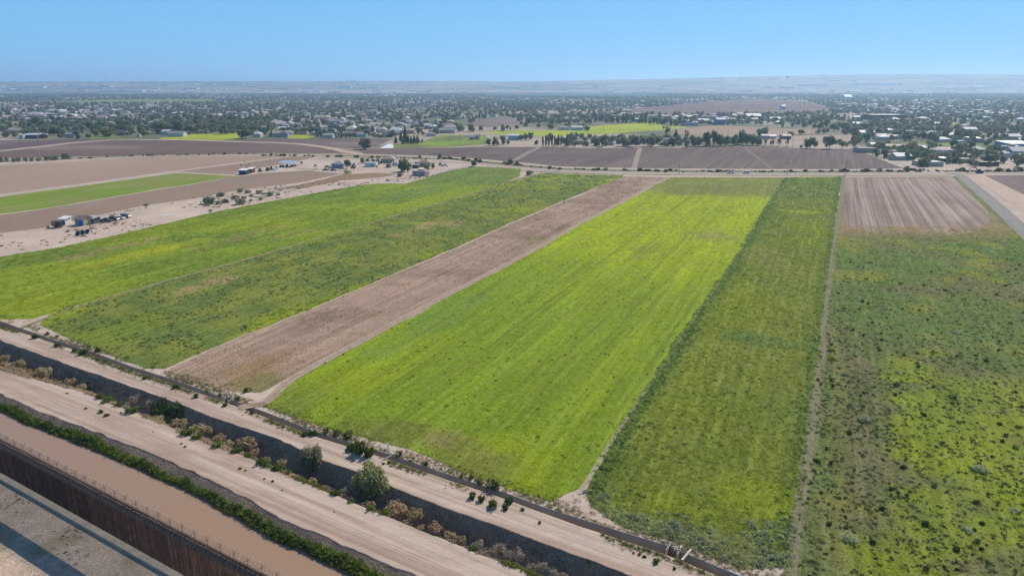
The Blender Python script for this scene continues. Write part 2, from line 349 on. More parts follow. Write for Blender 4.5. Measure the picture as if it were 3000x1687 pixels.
def p_road(tracks, green=0.0, ab=None):
    def f(s, t, v0):
        a_, b_ = np.interp(s, SS, ab[0]), np.interp(s, SS, ab[1]); v = np.clip((a_ - t) / (a_ - b_), 0, 1); dt_ = a_ - t
        c = full(len(s), SAND)
        st_ = fbm(s * 0.02, dt_ * 0.9, 31, 4); c = c * (0.87 + 0.26 * st_)[:, None]
        c = mixc(c, SAND * np.array([0.74, 0.65, 0.61]), sm(0.46, 0.68, fbm(s * 0.03, dt_ * 0.6, 33, 4)) * 0.75)
        for (p, w, k) in tracks: c = mixc(c, SAND * np.array([.60, .55, .52]), k * np.exp(-((v - p - 0.03 * (fbm(s * 0.02, s * 0, int(p * 90), 2) - .5)) / w) ** 2) * (0.5 + fbm(s * .08, s * 0, 8, 2) * 1.1))
        c = mixc(c, BANK * 1.25, 0.55 * sm(0.93, 1.0, v + 0.08 * (fbm(s * .3, s * 0, 4, 3) - .5)))
        if green: c = mixc(c, [0.17, 0.17, 0.07], green * (1 - sm(0.0, 0.22, v)) * sm(0.42, 0.6, fbm(s * 0.25, t * 0.6, 37, 4)))
        return c
    return f
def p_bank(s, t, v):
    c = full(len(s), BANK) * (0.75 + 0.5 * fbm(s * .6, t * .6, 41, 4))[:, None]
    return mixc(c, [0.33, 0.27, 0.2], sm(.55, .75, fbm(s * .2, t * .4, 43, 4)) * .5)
def p_lining(s, t, v): return full(len(s), (0.23, 0.175, 0.15)) * (0.85 + 0.3 * fbm(s * .3, v * 3, 45, 3))[:, None]
M_lining = mat_soil('canal_lining_concrete', 0.4, 3.0, 0.10, 0.12, 0.15, 0.02)
# lined irrigation canal: far lip, walls, floor, near lip
lipF, lipN = t_canF, t_canN
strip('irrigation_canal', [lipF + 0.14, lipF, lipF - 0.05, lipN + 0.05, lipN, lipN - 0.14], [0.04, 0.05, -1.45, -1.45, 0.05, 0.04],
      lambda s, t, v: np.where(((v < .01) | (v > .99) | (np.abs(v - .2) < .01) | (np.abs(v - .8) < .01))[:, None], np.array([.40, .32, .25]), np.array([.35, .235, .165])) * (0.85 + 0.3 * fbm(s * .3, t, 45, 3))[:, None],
      M_lining, 'narrow concrete lined irrigation canal along the edge of the fields')
strip('dirt_road', rows_between(lipN - 0.10, t_crest, 64), np.concatenate([[0.03], np.full(62, 0.06), [0.0]]),
      p_road([(0.24, .02, .75), (0.30, .012, .5), (0.50, .02, .5), (0.60, .025, .6), (0.78, .02, .4)], 0.75, (tc_s, tk_s)), M_road, 'pale dirt track between the concrete canal and the drain ditch', 0.05)
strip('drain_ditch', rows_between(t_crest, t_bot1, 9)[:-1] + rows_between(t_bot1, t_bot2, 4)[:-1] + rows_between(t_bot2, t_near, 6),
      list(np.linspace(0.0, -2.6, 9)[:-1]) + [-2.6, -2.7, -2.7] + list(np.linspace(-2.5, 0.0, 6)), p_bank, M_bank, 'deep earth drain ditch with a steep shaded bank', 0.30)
strip('dirt_road', rows_between(t_near, t_lev, 80), np.concatenate([[0.0], np.full(78, 0.10), [0.0]]),
      p_road([(0.16, .012, .35), (0.42, .02, .35), (0.47, .012, .4), (0.62, .014, .6), (0.68, .014, .55), (0.74, .02, .5), (0.86, .02, .5), (0.91, .02, .6)], 0.0, (tn_s, tl_s)), M_road, 'wide pale levee road beside the brown water canal', 0.05)
strip('canal_bank', rows_between(t_lev, t_wat - 0.8, 9), np.linspace(0.0, WATER_Z - 0.5, 9), p_bank, M_bank, 'dark earth bank of the brown canal', 0.25)
t_wn = np.full_like(SS, T_WALL + 2.6) + jag(SS, 9, .2)
M_w, tw = newmat('silty_water'); N_ = tw.nodes.new
o_ = N_('ShaderNodeOutputMaterial'); p_ = N_('ShaderNodeBsdfPrincipled'); p_.inputs['Base Color'].default_value = (0.315, 0.205, 0.13, 1); p_.inputs['Roughness'].default_value = 0.14; p_.inputs['Specular IOR Level'].default_value = 0.35
n_ = N_('ShaderNodeTexNoise'); n_.inputs['Scale'].default_value = 1.6; n_.inputs['Detail'].default_value = 4; g_ = N_('ShaderNodeNewGeometry'); tw.links.new(g_.outputs['Position'], n_.inputs['Vector'])
b_ = N_('ShaderNodeBump'); b_.inputs['Strength'].default_value = 0.12; b_.inputs['Distance'].default_value = 0.05; tw.links.new(n_.outputs[0], b_.inputs['Height']); tw.links.new(b_.outputs[0], p_.inputs['Normal']); tw.links.new(p_.outputs[0], o_.inputs[0])
strip('water', [t_wat + 0.5, t_wn - 0.4], [WATER_Z, WATER_Z], lambda s, t, v: full(len(s), (.4, .27, .17)), M_w, 'brown silty canal water')
strip('canal_bank', [t_wat - 0.6, t_wn + 0.2], [WATER_Z - .6, WATER_Z - .6], p_bank, M_bank, 'silt bed under the brown water')
strip('canal_bank', rows_between(t_wn + 0.3, np.full_like(SS, T_WALL + 0.9), 5), np.linspace(WATER_Z - .4, 0.0, 5), p_bank, M_bank, 'near bank between the brown water and the steel wall', 0.1)
def p_near(s, t, v):
    c = full(len(s), (0.50, 0.38, 0.285)) * (0.85 + 0.3 * fbm(s * .12, t * .4, 51, 4))[:, None]
    return mixc(c, [0.26, 0.22, 0.12], .6 * sm(.5, .68, fbm(s * .16, t * .3, 53, 4)))
strip('ground', [np.full_like(SS, T_WALL + 0.9)] + [np.full_like(SS, T_WALL + d) for d in (-0.9, -2, -3.5, -5, -7, -9, -11.5, -14, -18, -26, -40, -80, -200, -800, -3000)],
      [0.0] * 16, p_near, M_soil, 'bare trampled ground on the near side of the steel wall', 0.12)
# the valley floor beyond the canal
tt = np.unique(np.concatenate([np.arange(0, 560, 7), np.geomspace(560, 17000, 70)]))
sg = np.unique(np.concatenate([-np.geomspace(520, 12000, 34), np.arange(-520, 620, 7), np.geomspace(620, 12000, 34)]))
Sg, Tg = np.meshgrid(sg, tt); tc = np.interp(sg, SS, t_canF) + 0.12
P = xy(Sg, tc[None] + Tg)
gx, gy = P[..., 0].ravel(), P[..., 1].ravel()
def p_ground(x, y):
    c = full(len(x), SAND * 0.98) * (0.85 + 0.3 * fbm(x * .03, y * .03, 61, 5))[:, None]
    town = sm(560, 660, y)
    tc_ = mixc(full(len(x), (0.25, 0.205, 0.155)), [0.12, 0.13, 0.07], sm(.36, .54, fbm(x * .012, y * .006, 63, 5)))
    tc_ = mixc(tc_, [0.42, 0.33, 0.27], sm(.56, .7, fbm(x * .009 + 40, y * .004, 64, 5)) * .8)
    return mixc(c, tc_, town)
nr, nc = Sg.shape; i_ = np.arange(nr - 1)[:, None] * nc + np.arange(nc - 1)[None]
M_ground = mat_soil('valley_earth', 0.05, 0.9, 0.15, 0.2, 0.5, 0.15)
tag(obj('ground', mesh('ground', np.stack([gx, gy, np.zeros_like(gx)], 1), np.stack([i_, i_ + 1, i_ + nc + 1, i_ + nc], -1).reshape(-1, 4), M_ground, col=p_ground(gx, gy))), 'flat valley floor of sand and scrub reaching the horizon', kind='structure')
# the mesa on the horizon
def mesa_h(x, y):
    top = 112 + 85 * sm(-500, 5200, x) + 10 * fbm(x * .0006, y * 0, 71, 3)
    h = top * sm(5300, 9300, y + 500 * (fbm(x * .0007, y * .0004, 72, 3) - .5)) ** 0.9
    return -2.0 + h + 14 * sm(5600, 7500, y) * (fbm(x * .0016, y * .0025, 73, 4) - .5)
mx_, my_ = np.meshgrid(np.linspace(-11000, 11000, 200), np.concatenate([np.linspace(5150, 9600, 90), np.linspace(9700, 13500, 12)]))
mz_ = mesa_h(mx_.ravel(), my_.ravel()); nr, nc = mx_.shape; i_ = np.arange(nr - 1)[:, None] * nc + np.arange(nc - 1)[None]
def p_mesa(x, y):
    c = full(len(x), (0.25, 0.20, 0.165)) * (0.8 + 0.4 * fbm(x * .002, y * .003, 74, 4))[:, None]
    c = mixc(c, [0.10, 0.11, 0.075], .8 * sm(.45, .62, fbm(x * .0016, y * .004, 75, 4)))
    return mixc(c, [.42, .36, .3], .7 * sm(.6, .72, fbm(x * .0012 + 9, y * .005, 76, 4)))
tag(obj('mesa', mesh('mesa', np.stack([mx_.ravel(), my_.ravel(), mz_], 1), np.stack([i_, i_ + 1, i_ + nc + 1, i_ + nc], -1).reshape(-1, 4), M_ground, col=p_mesa(mx_.ravel(), my_.ravel()), smooth=True)), 'long low desert mesa along the horizon', kind='structure')

# ================================================================== SETTING: fields
E2 = np.array([0.416, 0.909]); E1 = np.array([0.909, -0.416])     # along / across the crop rows
def uv(x, y): return x * E1[0] + y * E1[1], x * E2[0] + y * E2[1]
def blobs(c, x, y, lst):
    u, v = uv(x, y)
    for (px, py, lu, lv, colr, k) in lst:
        q = G(px, py); qu, qv = uv(*q)
        fq = .8 / min(lu, lv); d = ((u - qu) / lu) ** 2 + ((v - qv) / lv) ** 2 + 2.6 * (fbm(x * fq, y * fq, int(px), 4) - .5)
        c = mixc(c, colr, k * (1 - sm(.0, 1.2, d)))
    return c
LIME, MID, DARK, OLIVE, DRY, PLOW, SOIL = (np.array(a) for a in ((.25, .30, .018), (.155, .215, .024), (.065, .105, .032), (.175, .17, .055), (.31, .235, .115), (.135, .098, .088), (.325, .238, .182)))
def dense(poly, step, jit, seed):
    out = []; n = len(poly)
    for k in range(n):
        a = np.array(poly[k]); b = np.array(poly[(k + 1) % n]); L_ = np.linalg.norm(b - a); m = int(min(max(L_ / step, 1), 260))
        for f in np.arange(m) / m: out.append(a + (b - a) * f)
    out = np.array(out); out = out + jit * 2 * (np.stack([fbm(out[:, 0] * .15, out[:, 1] * .15, seed, 3), fbm(out[:, 0] * .15, out[:, 1] * .15, seed + 7, 3)], 1) - .5)
    return out
FIELDS = {}; LAYER = [0]
def field(name, label, px, paint, material, cell=4.0, z=0.02, jit=0.8, world=False):
    poly = np.array(px, float) if world else GA(px)
    B = dense(poly, cell * 1.2, jit, 3); lo, hi = B.min(0), B.max(0)
    X, Y = np.meshgrid(np.arange(lo[0], hi[0], cell), np.arange(lo[1], hi[1], cell))
    q = np.stack([X.ravel(), Y.ravel()], 1) + RNG.uniform(-.3, .3, (X.size, 2)) * cell
    q = q[inpoly(q[:, 0], q[:, 1], B)]
    # keep off the rim
    nb = len(B)
    res = delaunay_2d_cdt([Vector(p) for p in B] + [Vector(p) for p in q], [(k, (k + 1) % nb) for k in range(nb)], [], 1, 1e-4)
    V = np.array([(v.x, v.y) for v in res[0]]); Fc = np.array([f for f in res[2] if len(f) == 3])
    a, b, c = V[Fc[:, 0]], V[Fc[:, 1]], V[Fc[:, 2]]
    cen = (a + b + c) / 3; Fc = Fc[inpoly(cen[:, 0], cen[:, 1], B)]
    LAYER[0] += 1; zz = z + LAYER[0] * .0008 + 0 * V[:, 0]
    o = obj(name, mesh(name, np.column_stack([V, zz]), Fc, material, col=paint(V[:, 0], V[:, 1])))
    tag(o, label, kind='structure'); FIELDS[label] = B
    return B
M_crop = mat_soil('crop_ground', 0.5, 3.2, 0.12, 0.22, 0.9, 0.25, rowfine=(0.8, 0.03, 0.22))
M_plow = mat_soil('plowed_earth', 0.15, 1.6, 0.12, 0.2, 0.8, 0.2, rowfine=(0.3, 0.008, 0.20))
M_furrow = mat_soil('furrowed_earth', 0.3, 2.6, 0.12, 0.2, 0.9, 0.16, rowfine=(0.9, 0.006, 0.30))
M_fallow = mat_soil('fallow_clods', 0.35, 1.9, 0.16, 0.42, 1.0, 0.22, rowfine=(0.7, 0.02, 0.16))
def rows(x, y, wl, seed, amp):      # drill rows and mower streaks along the field
    u, v = uv(x, y); return amp * (fbm(u / wl, v / (wl * 40), seed, 4) - .5)
def pA(x, y):
    c = mixc(full(len(x), MID * np.array([1.0, 1.0, 1.15])), LIME * .95, .65 * sm(.38, .64, fbm(x * .02, y * .02, 81, 4)))
    u, v = uv(x, y); c = mixc(c, DARK * np.array([1.9, 1.6, 1.6]), .55 * sm(330, 440, v))
    c = c * (1 + rows(x, y, 5, 82, .5))[:, None]
    return blobs(c, x, y, [(462, 734, 7, 32, LIME * np.array([1.25, 1.1, 1]), .8), (353, 722, 5, 30, DRY * .9, .6), (760, 680, 5, 25, DRY * .8, .4), (110, 900, 14, 40, LIME, .6), (850, 690, 6, 20, DRY * .75, .4), (640, 715, 4, 18, DRY * .8, .35), (1230, 565, 12, 40, DARK * 1.8, .5)])
def pB(x, y):
    c = mixc(full(len(x), (.135, .175, .042)), OLIVE * np.array([1.1, 1.25, .8]), sm(.40, .62, fbm(x * .16, y * .16, 84, 4)))
    c = mixc(c, LIME * .9, .75 * sm(.56, .7, fbm(x * .05, y * .05, 85, 5)))
    return blobs(c, x, y, [(1240, 662, 5, 14, DRY * 1.1, .75), (1330, 655, 5, 12, DRY, .7), (630, 825, 5, 11, DRY, .7), (560, 850, 4, 9, DRY * .95, .6), (1160, 690, 4, 10, DRY, .6), (300, 985, 10, 20, MID, .6), (1100, 690, 10, 30, DARK * 1.3, .4)])
def pC(x, y):
    c = mixc(full(len(x), SOIL * np.array([1.0, .96, .92])), SOIL * np.array([.74, .68, .62]), sm(.42, .66, fbm(x * .09, y * .09, 87, 5)) * .8)
    c = c * (1 + rows(x, y, 3, 88, .35))[:, None]
    c = mixc(c, [.15, .14, .05], .35 * sm(.62, .76, fbm(x * .3, y * .3, 89, 4)))
    return blobs(c, x, y, [(760, 1090, 7, 16, np.array([.27, .17, .08]), .7), (760, 1130, 7, 9, OLIVE * .9, .7), (640, 1060, 4, 12, np.array([.30, .21, .13]), .5), (1560, 700, 4, 14, OLIVE, .5), (1300, 760, 2, 60, SOIL * 1.15, .4)])
def pD(x, y):
    u, v = uv(x, y)
    c = mixc(full(len(x), MID * np.array([1.22, 1.18, 1])), LIME, sm(150, 265, v + 130 * (fbm(x * .018, y * .018, 91, 4) - .5)))
    c = c * (1 + rows(x, y, 3.2, 92, .3))[:, None]
    c = mixc(c, OLIVE * np.array([.95, 1.05, .9]), .85 * sm(388, 430, v + 70 * (fbm(x * .03, y * .03, 93, 4) - .5)))
    return blobs(c, x, y, [(2090, 690, 12, 20, OLIVE * 1.35, .75), (2060, 560, 18, 40, OLIVE * np.array([.85, .95, .9]), .65), (1900, 730, 6, 16, OLIVE, .45), (1150, 1000, 14, 30, LIME, .5), (1500, 1330, 12, 12, LIME, .85), (1020, 1110, 9, 22, LIME * .95, .5), (1290, 1290, 5, 5, DRY * .8, .7), (1450, 1380, 6, 8, OLIVE, .6), (1350, 1320, 7, 6, OLIVE, .5), (1150, 1270, 10, 6, OLIVE * .9, .6), (870, 1180, 6, 12, OLIVE * np.array([.8, 1, .9]), .5), (1820, 1050, 4, 60, LIME, .4), (1280, 935, 9, 30, DARK * 2.1, .4)])
def uDE(v): return np.interp(v, [88.5, 131, 243.5, 504], [-29.1, -28.6, -26.9, -25.7])
def uEF(v): return np.interp(v, [82.7, 139.4, 296.6, 528.9], [2.05, 3.5, 6.3, 10.9])
def pE(x, y):
    u, v = uv(x, y)
    c = mixc(full(len(x), (.15, .19, .03)), OLIVE * np.array([1.08, 1.25, .65]), .7 * sm(.38, .62, fbm(x * .05, y * .05, 95, 4)))
    c = mixc(c, LIME * .85, .4 * sm(.54, .70, fbm(x * .03 + 5, y * .015, 96, 4)))
    c = mixc(c, (.085, .135, .04), .5 * sm(330, 440, v) * sm(.35, .55, fbm(x * .06, y * .06, 97, 3)))
    nz = 3 * (fbm(x * .12, y * .12, 98, 4) - .5)
    eg = np.maximum(1 - sm(1.2, 4.8, u - uDE(v) + nz * .6), .7 * sm(-4.5, -1.5, u - uEF(v) + nz * .6))
    c = mixc(c, (.09, .145, .035), .75 * eg)
    return blobs(c, x, y, [(2340, 620, 9, 6, LIME * 1.05, .7), (2250, 1000, 15, 5, DARK * 1.6, .6), (2200, 1450, 8, 7, LIME * .9, .6), (2000, 1480, 8, 6, LIME * .9, .5), (2150, 1640, 18, 5, OLIVE * np.array([1.0, 1.1, 1.5]), .7), (1890, 1560, 16, 5, OLIVE * np.array([1.0, 1.1, 1.6]), .7), (2260, 760, 10, 20, OLIVE * 1.1, .4)])
def pF(x, y):
    u, v = uv(x, y); nz = fbm(x * .10, y * .10, 105, 4); nf = fbm(x * .3, y * .3, 106, 4)
    c = mixc(full(len(x), (.15, .155, .065)), [.125, .17, .05], sm(.36, .62, fbm(x * .04, y * .04, 101, 4)))
    c = mixc(c, np.array([.21, .215, .04]), .7 * sm(.54, .68, fbm(x * .06, y * .06, 102, 5)))
    u0 = uv(*G(2612, 1250))[0]; v1 = uv(*G(2700, 1040))[1]; uL = uv(*G(2460, 1250))[0]
    brown = sm(uL - 1, uL + 2, u) * (1 - sm(v1 - 20, v1 + 15, v + 50 * (nz - .5)))
    c = mixc(c, mixc(full(len(x), (.165, .14, .078)), [.13, .145, .055], sm(.42, .6, nz)), .7 * brown)
    lime = .8 * sm(u0 - 1.5, u0 + 2.5, u + 9 * (nf - .5)) * (1 - sm(v1 - 18, v1 + 12, v + 60 * (nz - .5)))
    lime = lime * (1 - .8 * sm(.44, .62, fbm(x * .06 + 3, y * .16, 107, 5))) * (1 - .5 * sm(u0 + 16, u0 + 45, u))
    c = mixc(c, mixc(full(len(x), LIME * .9), MID * np.array([1.15, 1.1, 1]), sm(.4, .6, fbm(x * .15, y * .2, 108, 4))), lime)
    c = blobs(c, x, y, [(2560, 1640, 5, 8, LIME * .9, .8), (2560, 1500, 12, 2, np.array([.24, .23, .04]), .6), (2940, 1420, 10, 12, LIME * .9, .6), (2480, 1560, 2, 30, OLIVE, .5), (2452, 1300, 2, 60, OLIVE * 1.2, .6), (2980, 1150, 10, 10, np.array([.2, .21, .05]), .5)])
    dryz = sm(268, 296, y + 26 * (fbm(x * .03, y * .03, 103, 4) - .5))
    return mixc(c, mixc(full(len(x), (.19, .17, .07)), [.24, .185, .10], sm(.4, .6, fbm(x * .02, y * .04, 104, 4))), dryz)
def pG(x, y):
    u, v = uv(x, y)
    c = mixc(full(len(x), (.225, .165, .138)), [.33, .25, .20], .7 * sm(.42, .66, fbm(u / 2.2, v / 300., 106, 3)))
    c = mixc(c, [.40, .31, .25], .45 * sm(.5, .62, fbm(u / 4.5, v / 300., 109, 2)) * sm(.3, .6, fbm(u * .1, v * .02, 110, 2)))
    c = c * (1 + .3 * (fbm(x * .06, y * .06, 107, 3) - .5))[:, None]
    px, py = PX(x, y); vb = y - np.interp(x, [150, 185, 215, 260], [283, 279, 276, 290])
    return mixc(c, [.21, .178, .085], 1 - sm(-3, 3, vb - 26 * (fbm(u / 1.9, u * 0, 111, 3) - .35)))
def p_plow(base, seed, streak=.25):
    def f(x, y):
        c = full(len(x), base) * (1 + .35 * (fbm(x * .008, y * .008, seed, 4) - .5))[:, None]
        c = c * (1 + rows(x, y, 12, seed + 2, streak))[:, None]
        return mixc(c, np.array([.27, .215, .185]), .5 * sm(.6, .74, fbm(x * .012, y * .02, seed + 5, 4)))
    return f
fA = field('crop_field', 'left green crop field beside the sandy track', [(-560, 800), (-300, 840), (-200, 990), (-80, 950), (0, 936), (97, 934), (180, 909), (489, 822), (699, 766), (910, 705), (1066, 659), (1252, 605.5), (1400, 563.5), (1486, 533), (1525, 516), (1526, 495), (1480, 492), (1390, 488), (1316, 501), (1234, 525), (1188, 538), (1106, 538), (1048, 544), (932, 564), (815, 586), (629, 621), (349, 687), (175, 725), (0, 752)], pA, M_crop, 2.6)
fB = field('crop_field', 'dark speckled weedy field next to the bare strip', [(110, 952), (150, 918), (489, 824), (699, 767.5), (910, 706.5), (1066, 660.5), (1252, 607), (1400, 565), (1486, 535), (1590, 508), (1700, 511), (1826, 514), (1822, 520), (1704, 567), (1517, 644), (1331, 728), (922, 900), (660, 1005), (485, 1080), (430, 1078), (330, 1042), (200, 990)], pB, M_crop, 2.4)
fC = field('fallow_field', 'bare brown fallow strip between the green fields', [(480, 1088), (662, 1008), (925, 902), (1334, 730), (1520, 646), (1707, 569), (1826, 517), (1960, 519), (1828, 589), (1704, 651), (1567, 732), (994, 1034), (850, 1104), (770, 1150), (700, 1150), (600, 1128)], pC, M_fallow, 2.2)
fD = field('crop_field', 'wide bright lime green crop field in the middle', [(783, 1190), (856, 1112), (1000, 1036), (1573, 734), (1710, 653), (1834, 591), (1966, 519), (2120, 520), (2300, 520), (2216, 650), (2143, 773), (1990, 1000), (1903, 1129), (1836, 1230), (1768, 1334), (1724, 1400), (1690, 1430), (1600, 1465), (1490, 1430), (1340, 1375), (1240, 1330), (1165, 1305), (1050, 1280), (930, 1245), (815, 1203)], pD, M_crop, 2.2, jit=1.0)
fE = field('crop_field', 'long dark green strip between the footpath and the rutted track', [(1730, 1480), (1712, 1440), (1765, 1340), (1830, 1232), (1897, 1131), (1985, 990), (2139, 775), (2212, 654), (2298, 520), (2466, 518), (2458, 575), (2438, 710), (2416, 903), (2407, 1009), (2396, 1102), (2380, 1201), (2356, 1397), (2331, 1513), (2316, 1660), (2180, 1672), (1960, 1590), (1820, 1545)], pE, M_crop, 2.2, 0.026)
fF = field('crop_field', 'weedy green and brown field right of the rutted track', [(2330, 1700), (2343, 1513), (2367, 1397), (2391, 1201), (2405, 1102), (2417, 1009), (2426, 903), (2449, 710), (2473, 520), (2800, 518), (2890, 598), (2948, 655), (3000, 702), (3200, 880), (3600, 1260), (3900, 1700), (3000, 1900), (2500, 1900), (2330, 1800)], pF, M_crop, 2.4)
field('plowed_field', 'pale streaked plowed plot above the weedy field', [(2476, 521), (2795, 521), (2850, 575), (2900, 625), (2895, 650), (2854, 679), (2800, 690), (2757, 706), (2710, 690), (2660, 679), (2600, 690), (2543, 685), (2510, 672), (2481, 668), (2473, 600)], pG, M_furrow, 1.2, 0.035, 1.0)
field('plowed_field', 'brown plowed field right of the asphalt lane', [(2885, 514), (3050, 513), (3400, 513), (3700, 640), (3300, 640), (3000, 571)], p_plow(PLOW * 1.25, 111), M_plow, 8)
field('plowed_field', 'large dark plowed field beyond the far road', [(1045, 438), (1200, 435), (1414, 431), (1586, 431), (1742, 434), (1960, 434), (2078, 433), (2175, 427), (2252, 430), (2369, 436), (2485, 437), (2504, 434), (2541, 452), (2604, 477), (2650, 494), (2440, 496), (2098, 495), (1859, 493), (1641, 488), (1533, 477), (1424, 468), (1300, 458), (1066, 451)], p_plow(PLOW, 113, .4), M_plow, 7)
field('plowed_field', 'dark plowed field behind the left tan field', [(-420, 480), (-200, 453), (0, 446), (93, 436), (202, 422), (342, 411), (560, 412), (800, 420), (886, 425), (964, 436), (1005, 449), (850, 449), (700, 450), (544, 455), (272, 458), (0, 464), (-300, 482)], p_plow(PLOW * np.array([1.12, 1.0, .95]), 117, .15), M_plow, 8)
field('plowed_field', 'dark plowed wedge in front of the left woods', [(-300, 418), (0, 412), (160, 410), (330, 407), (200, 418), (93, 430), (0, 440), (-300, 458)], p_plow(PLOW * np.array([.95, .9, .95]), 119, .1), M_plow, 9)
field('plowed_field', 'dark plowed field behind the dirt track fork', [(700, 414), (750, 408), (950, 407), (1150, 407), (1125, 420), (1100, 431), (1045, 436), (962, 431), (886, 420), (800, 416)], p_plow(PLOW * np.array([1.0, .95, .98]), 121, .1), M_plow, 8)
field('fallow_field', 'pale tan field on the left', [(-500, 540), (-200, 500), (0, 485), (174, 475), (408, 463), (700, 458), (850, 457), (700, 476), (462, 507), (226, 540), (0, 569), (-300, 610)], lambda x, y: p_plow(SOIL * np.array([1.02, 1.0, .98]), 123, .12)(x, y), M_soil, 6)
field('crop_field', 'green strip between the two tan fields on the left', [(-300, 628), (0, 577), (228, 547), (517, 507), (600, 511), (690, 516), (571, 538), (462, 554), (245, 592), (109, 614), (0, 627), (-300, 690)], lambda x, y: mixc(mixc(full(len(x), MID * 1.1), OLIVE * 1.3, .6 * sm(.4, .6, fbm(x * .03, y * .03, 125, 4))), DRY * .8, .8 * sm(-110, -60, x)), M_crop, 4, 0.028)
field('fallow_field', 'brown tan field in front of the farm sheds', [(-300, 692), (0, 630), (109, 616), (245, 594), (462, 556), (571, 540), (690, 517), (720, 515), (760, 508), (900, 500), (1003, 509), (880, 535), (705, 556), (571, 582), (421, 602), (272, 634), (117, 669), (0, 683), (-300, 760)], p_plow(SOIL * np.array([.80, .77, .74]), 127, .15), M_soil, 5)
field('fallow_field', 'brown tan plot behind the blue roofed canopy', [(520, 504), (700, 480), (850, 460), (930, 462), (890, 472), (830, 482), (760, 492), (690, 512)], p_plow(SOIL * np.array([.82, .78, .74]), 129, .12), M_soil, 6, 0.032)
field('fallow_field', 'brown weedy patch in front of the farmstead', [(800, 556), (880, 541), (1003, 512), (1100, 506), (1165, 512), (1120, 520), (1000, 530), (900, 550)], p_plow(SOIL * np.array([.72, .68, .55]), 147, .15), M_soil, 5, .03, 3)
pyel = lambda x, y: mixc(full(len(x), (.34, .37, .02)), [.26, .32, .025], sm(.4, .6, fbm(x * .03, y * .02, 131, 4)))
pgrn = lambda x, y: mixc(full(len(x), (.19, .24, .04)), [.13, .15, .06], sm(.4, .6, fbm(x * .03, y * .02, 133, 4)))
field('crop_field', 'bright yellow green field between the far tree rows', [(1404, 389), (1512, 382), (1726, 382), (1729, 371), (1866, 361.5), (1928, 361.5), (1940, 369), (2018, 372), (2000, 376.5), (1926, 382), (1864, 386.6), (1802, 391), (1732, 396), (1600, 399.5), (1500, 396)], pyel, M_crop, 8, .03, 2)
field('crop_field', 'small bright yellow green field in front of the left woods', [(462, 407), (480, 402), (570, 394), (695, 391.5), (700, 404), (660, 410.5), (586, 411.5), (508, 410)], pyel, M_crop, 8, .03, 2)
field('crop_field', 'pale green meadow behind the white pond', [(1152, 433), (1152, 424), (1240, 413), (1290, 396), (1420, 396), (1440, 412), (1420, 424), (1300, 432)], pgrn, M_crop, 6, .03)
field('crop_field', 'bright green strip inside the pale meadow', [(1222, 424), (1275, 413), (1355, 413), (1417, 416), (1417, 422), (1300, 424)], lambda x, y: mixc(full(len(x), (.2, .28, .03)), [.15, .22, .03], sm(.4, .6, fbm(x * .03, y * .02, 134, 4))), M_crop, 6, .05)
field('crop_field', 'small green lawn by the grey roofed house', [(842, 407), (850, 398), (870, 395), (920, 395), (920, 403), (890, 407)], pyel, M_crop, 7, .03)
field('crop_field', 'narrow green lawn under the left trees', [(262, 406), (266, 398), (330, 397), (365, 400), (365, 405)], pgrn, M_crop, 7, .03)
field('fallow_field', 'tan field behind the far tree row', [(1965, 392), (2000, 378), (2060, 371), (2117, 368), (2202, 371.5), (2384, 382), (2384, 390), (2290, 398), (2117, 401)], p_plow(SOIL * np.array([.95, .92, .85]), 135, .1), M_soil, 9, .03)
field('fallow_field', 'pale plot among the trees on the right', [(2235, 407), (2330, 398), (2500, 395), (2500, 414), (2400, 415), (2240, 415)], p_plow(SOIL * 1.05, 137, .1), M_soil, 8, .03)
field('plowed_field', 'wide far brown field beyond the right houses', [(1800, 330), (1870, 318), (2060, 300), (2210, 290), (2330, 296), (2420, 310), (2440, 325), (2300, 336), (2100, 338), (1900, 336)], p_plow(PLOW * np.array([1.15, 1.0, 1.0]), 139, .1), M_plow, 30, .05, 6)
field('plowed_field', 'small brown plots behind the far yellow field', [(1395, 352), (1460, 344), (1510, 346), (1515, 362), (1430, 374), (1380, 366)], p_plow(PLOW * 1.3, 141, .1), M_plow, 14, .04, 4)
field('crop_field', 'far pale green field on the left behind the woods', [(130, 300), (300, 293), (640, 292), (640, 301), (400, 304), (150, 305)], pgrn, M_crop, 30, .04, 6)
field('plowed_field', 'far brown strip on the left', [(-50, 313), (150, 311), (160, 319), (-50, 321)], p_plow(PLOW * 1.5, 143, .1), M_plow, 30, .04, 6)
field('plowed_field', 'dull olive field left of the village road', [(2510, 432), (2560, 414), (2720, 412), (2720, 420), (2600, 428)], p_plow(np.array([.13, .12, .07]), 145, .1), M_plow, 10, .03, 2)
field('crop_field', 'green pasture in the village on the right', [(2590, 430), (2660, 418), (2850, 418), (2960, 430), (2930, 442), (2820, 440), (2700, 436)], pgrn, M_crop, 10, .03, 2)
field('crop_field', 'small yellow green plot deep in the right trees', [(2780, 362), (2808, 361), (2812, 371), (2786, 370)], pyel, M_crop, 10, .03, 2)
field('crop_field', 'olive plot under the right trees', [(2665, 366), (2700, 363), (2705, 371), (2668, 372)], pyel, M_crop, 10, .03, 2)

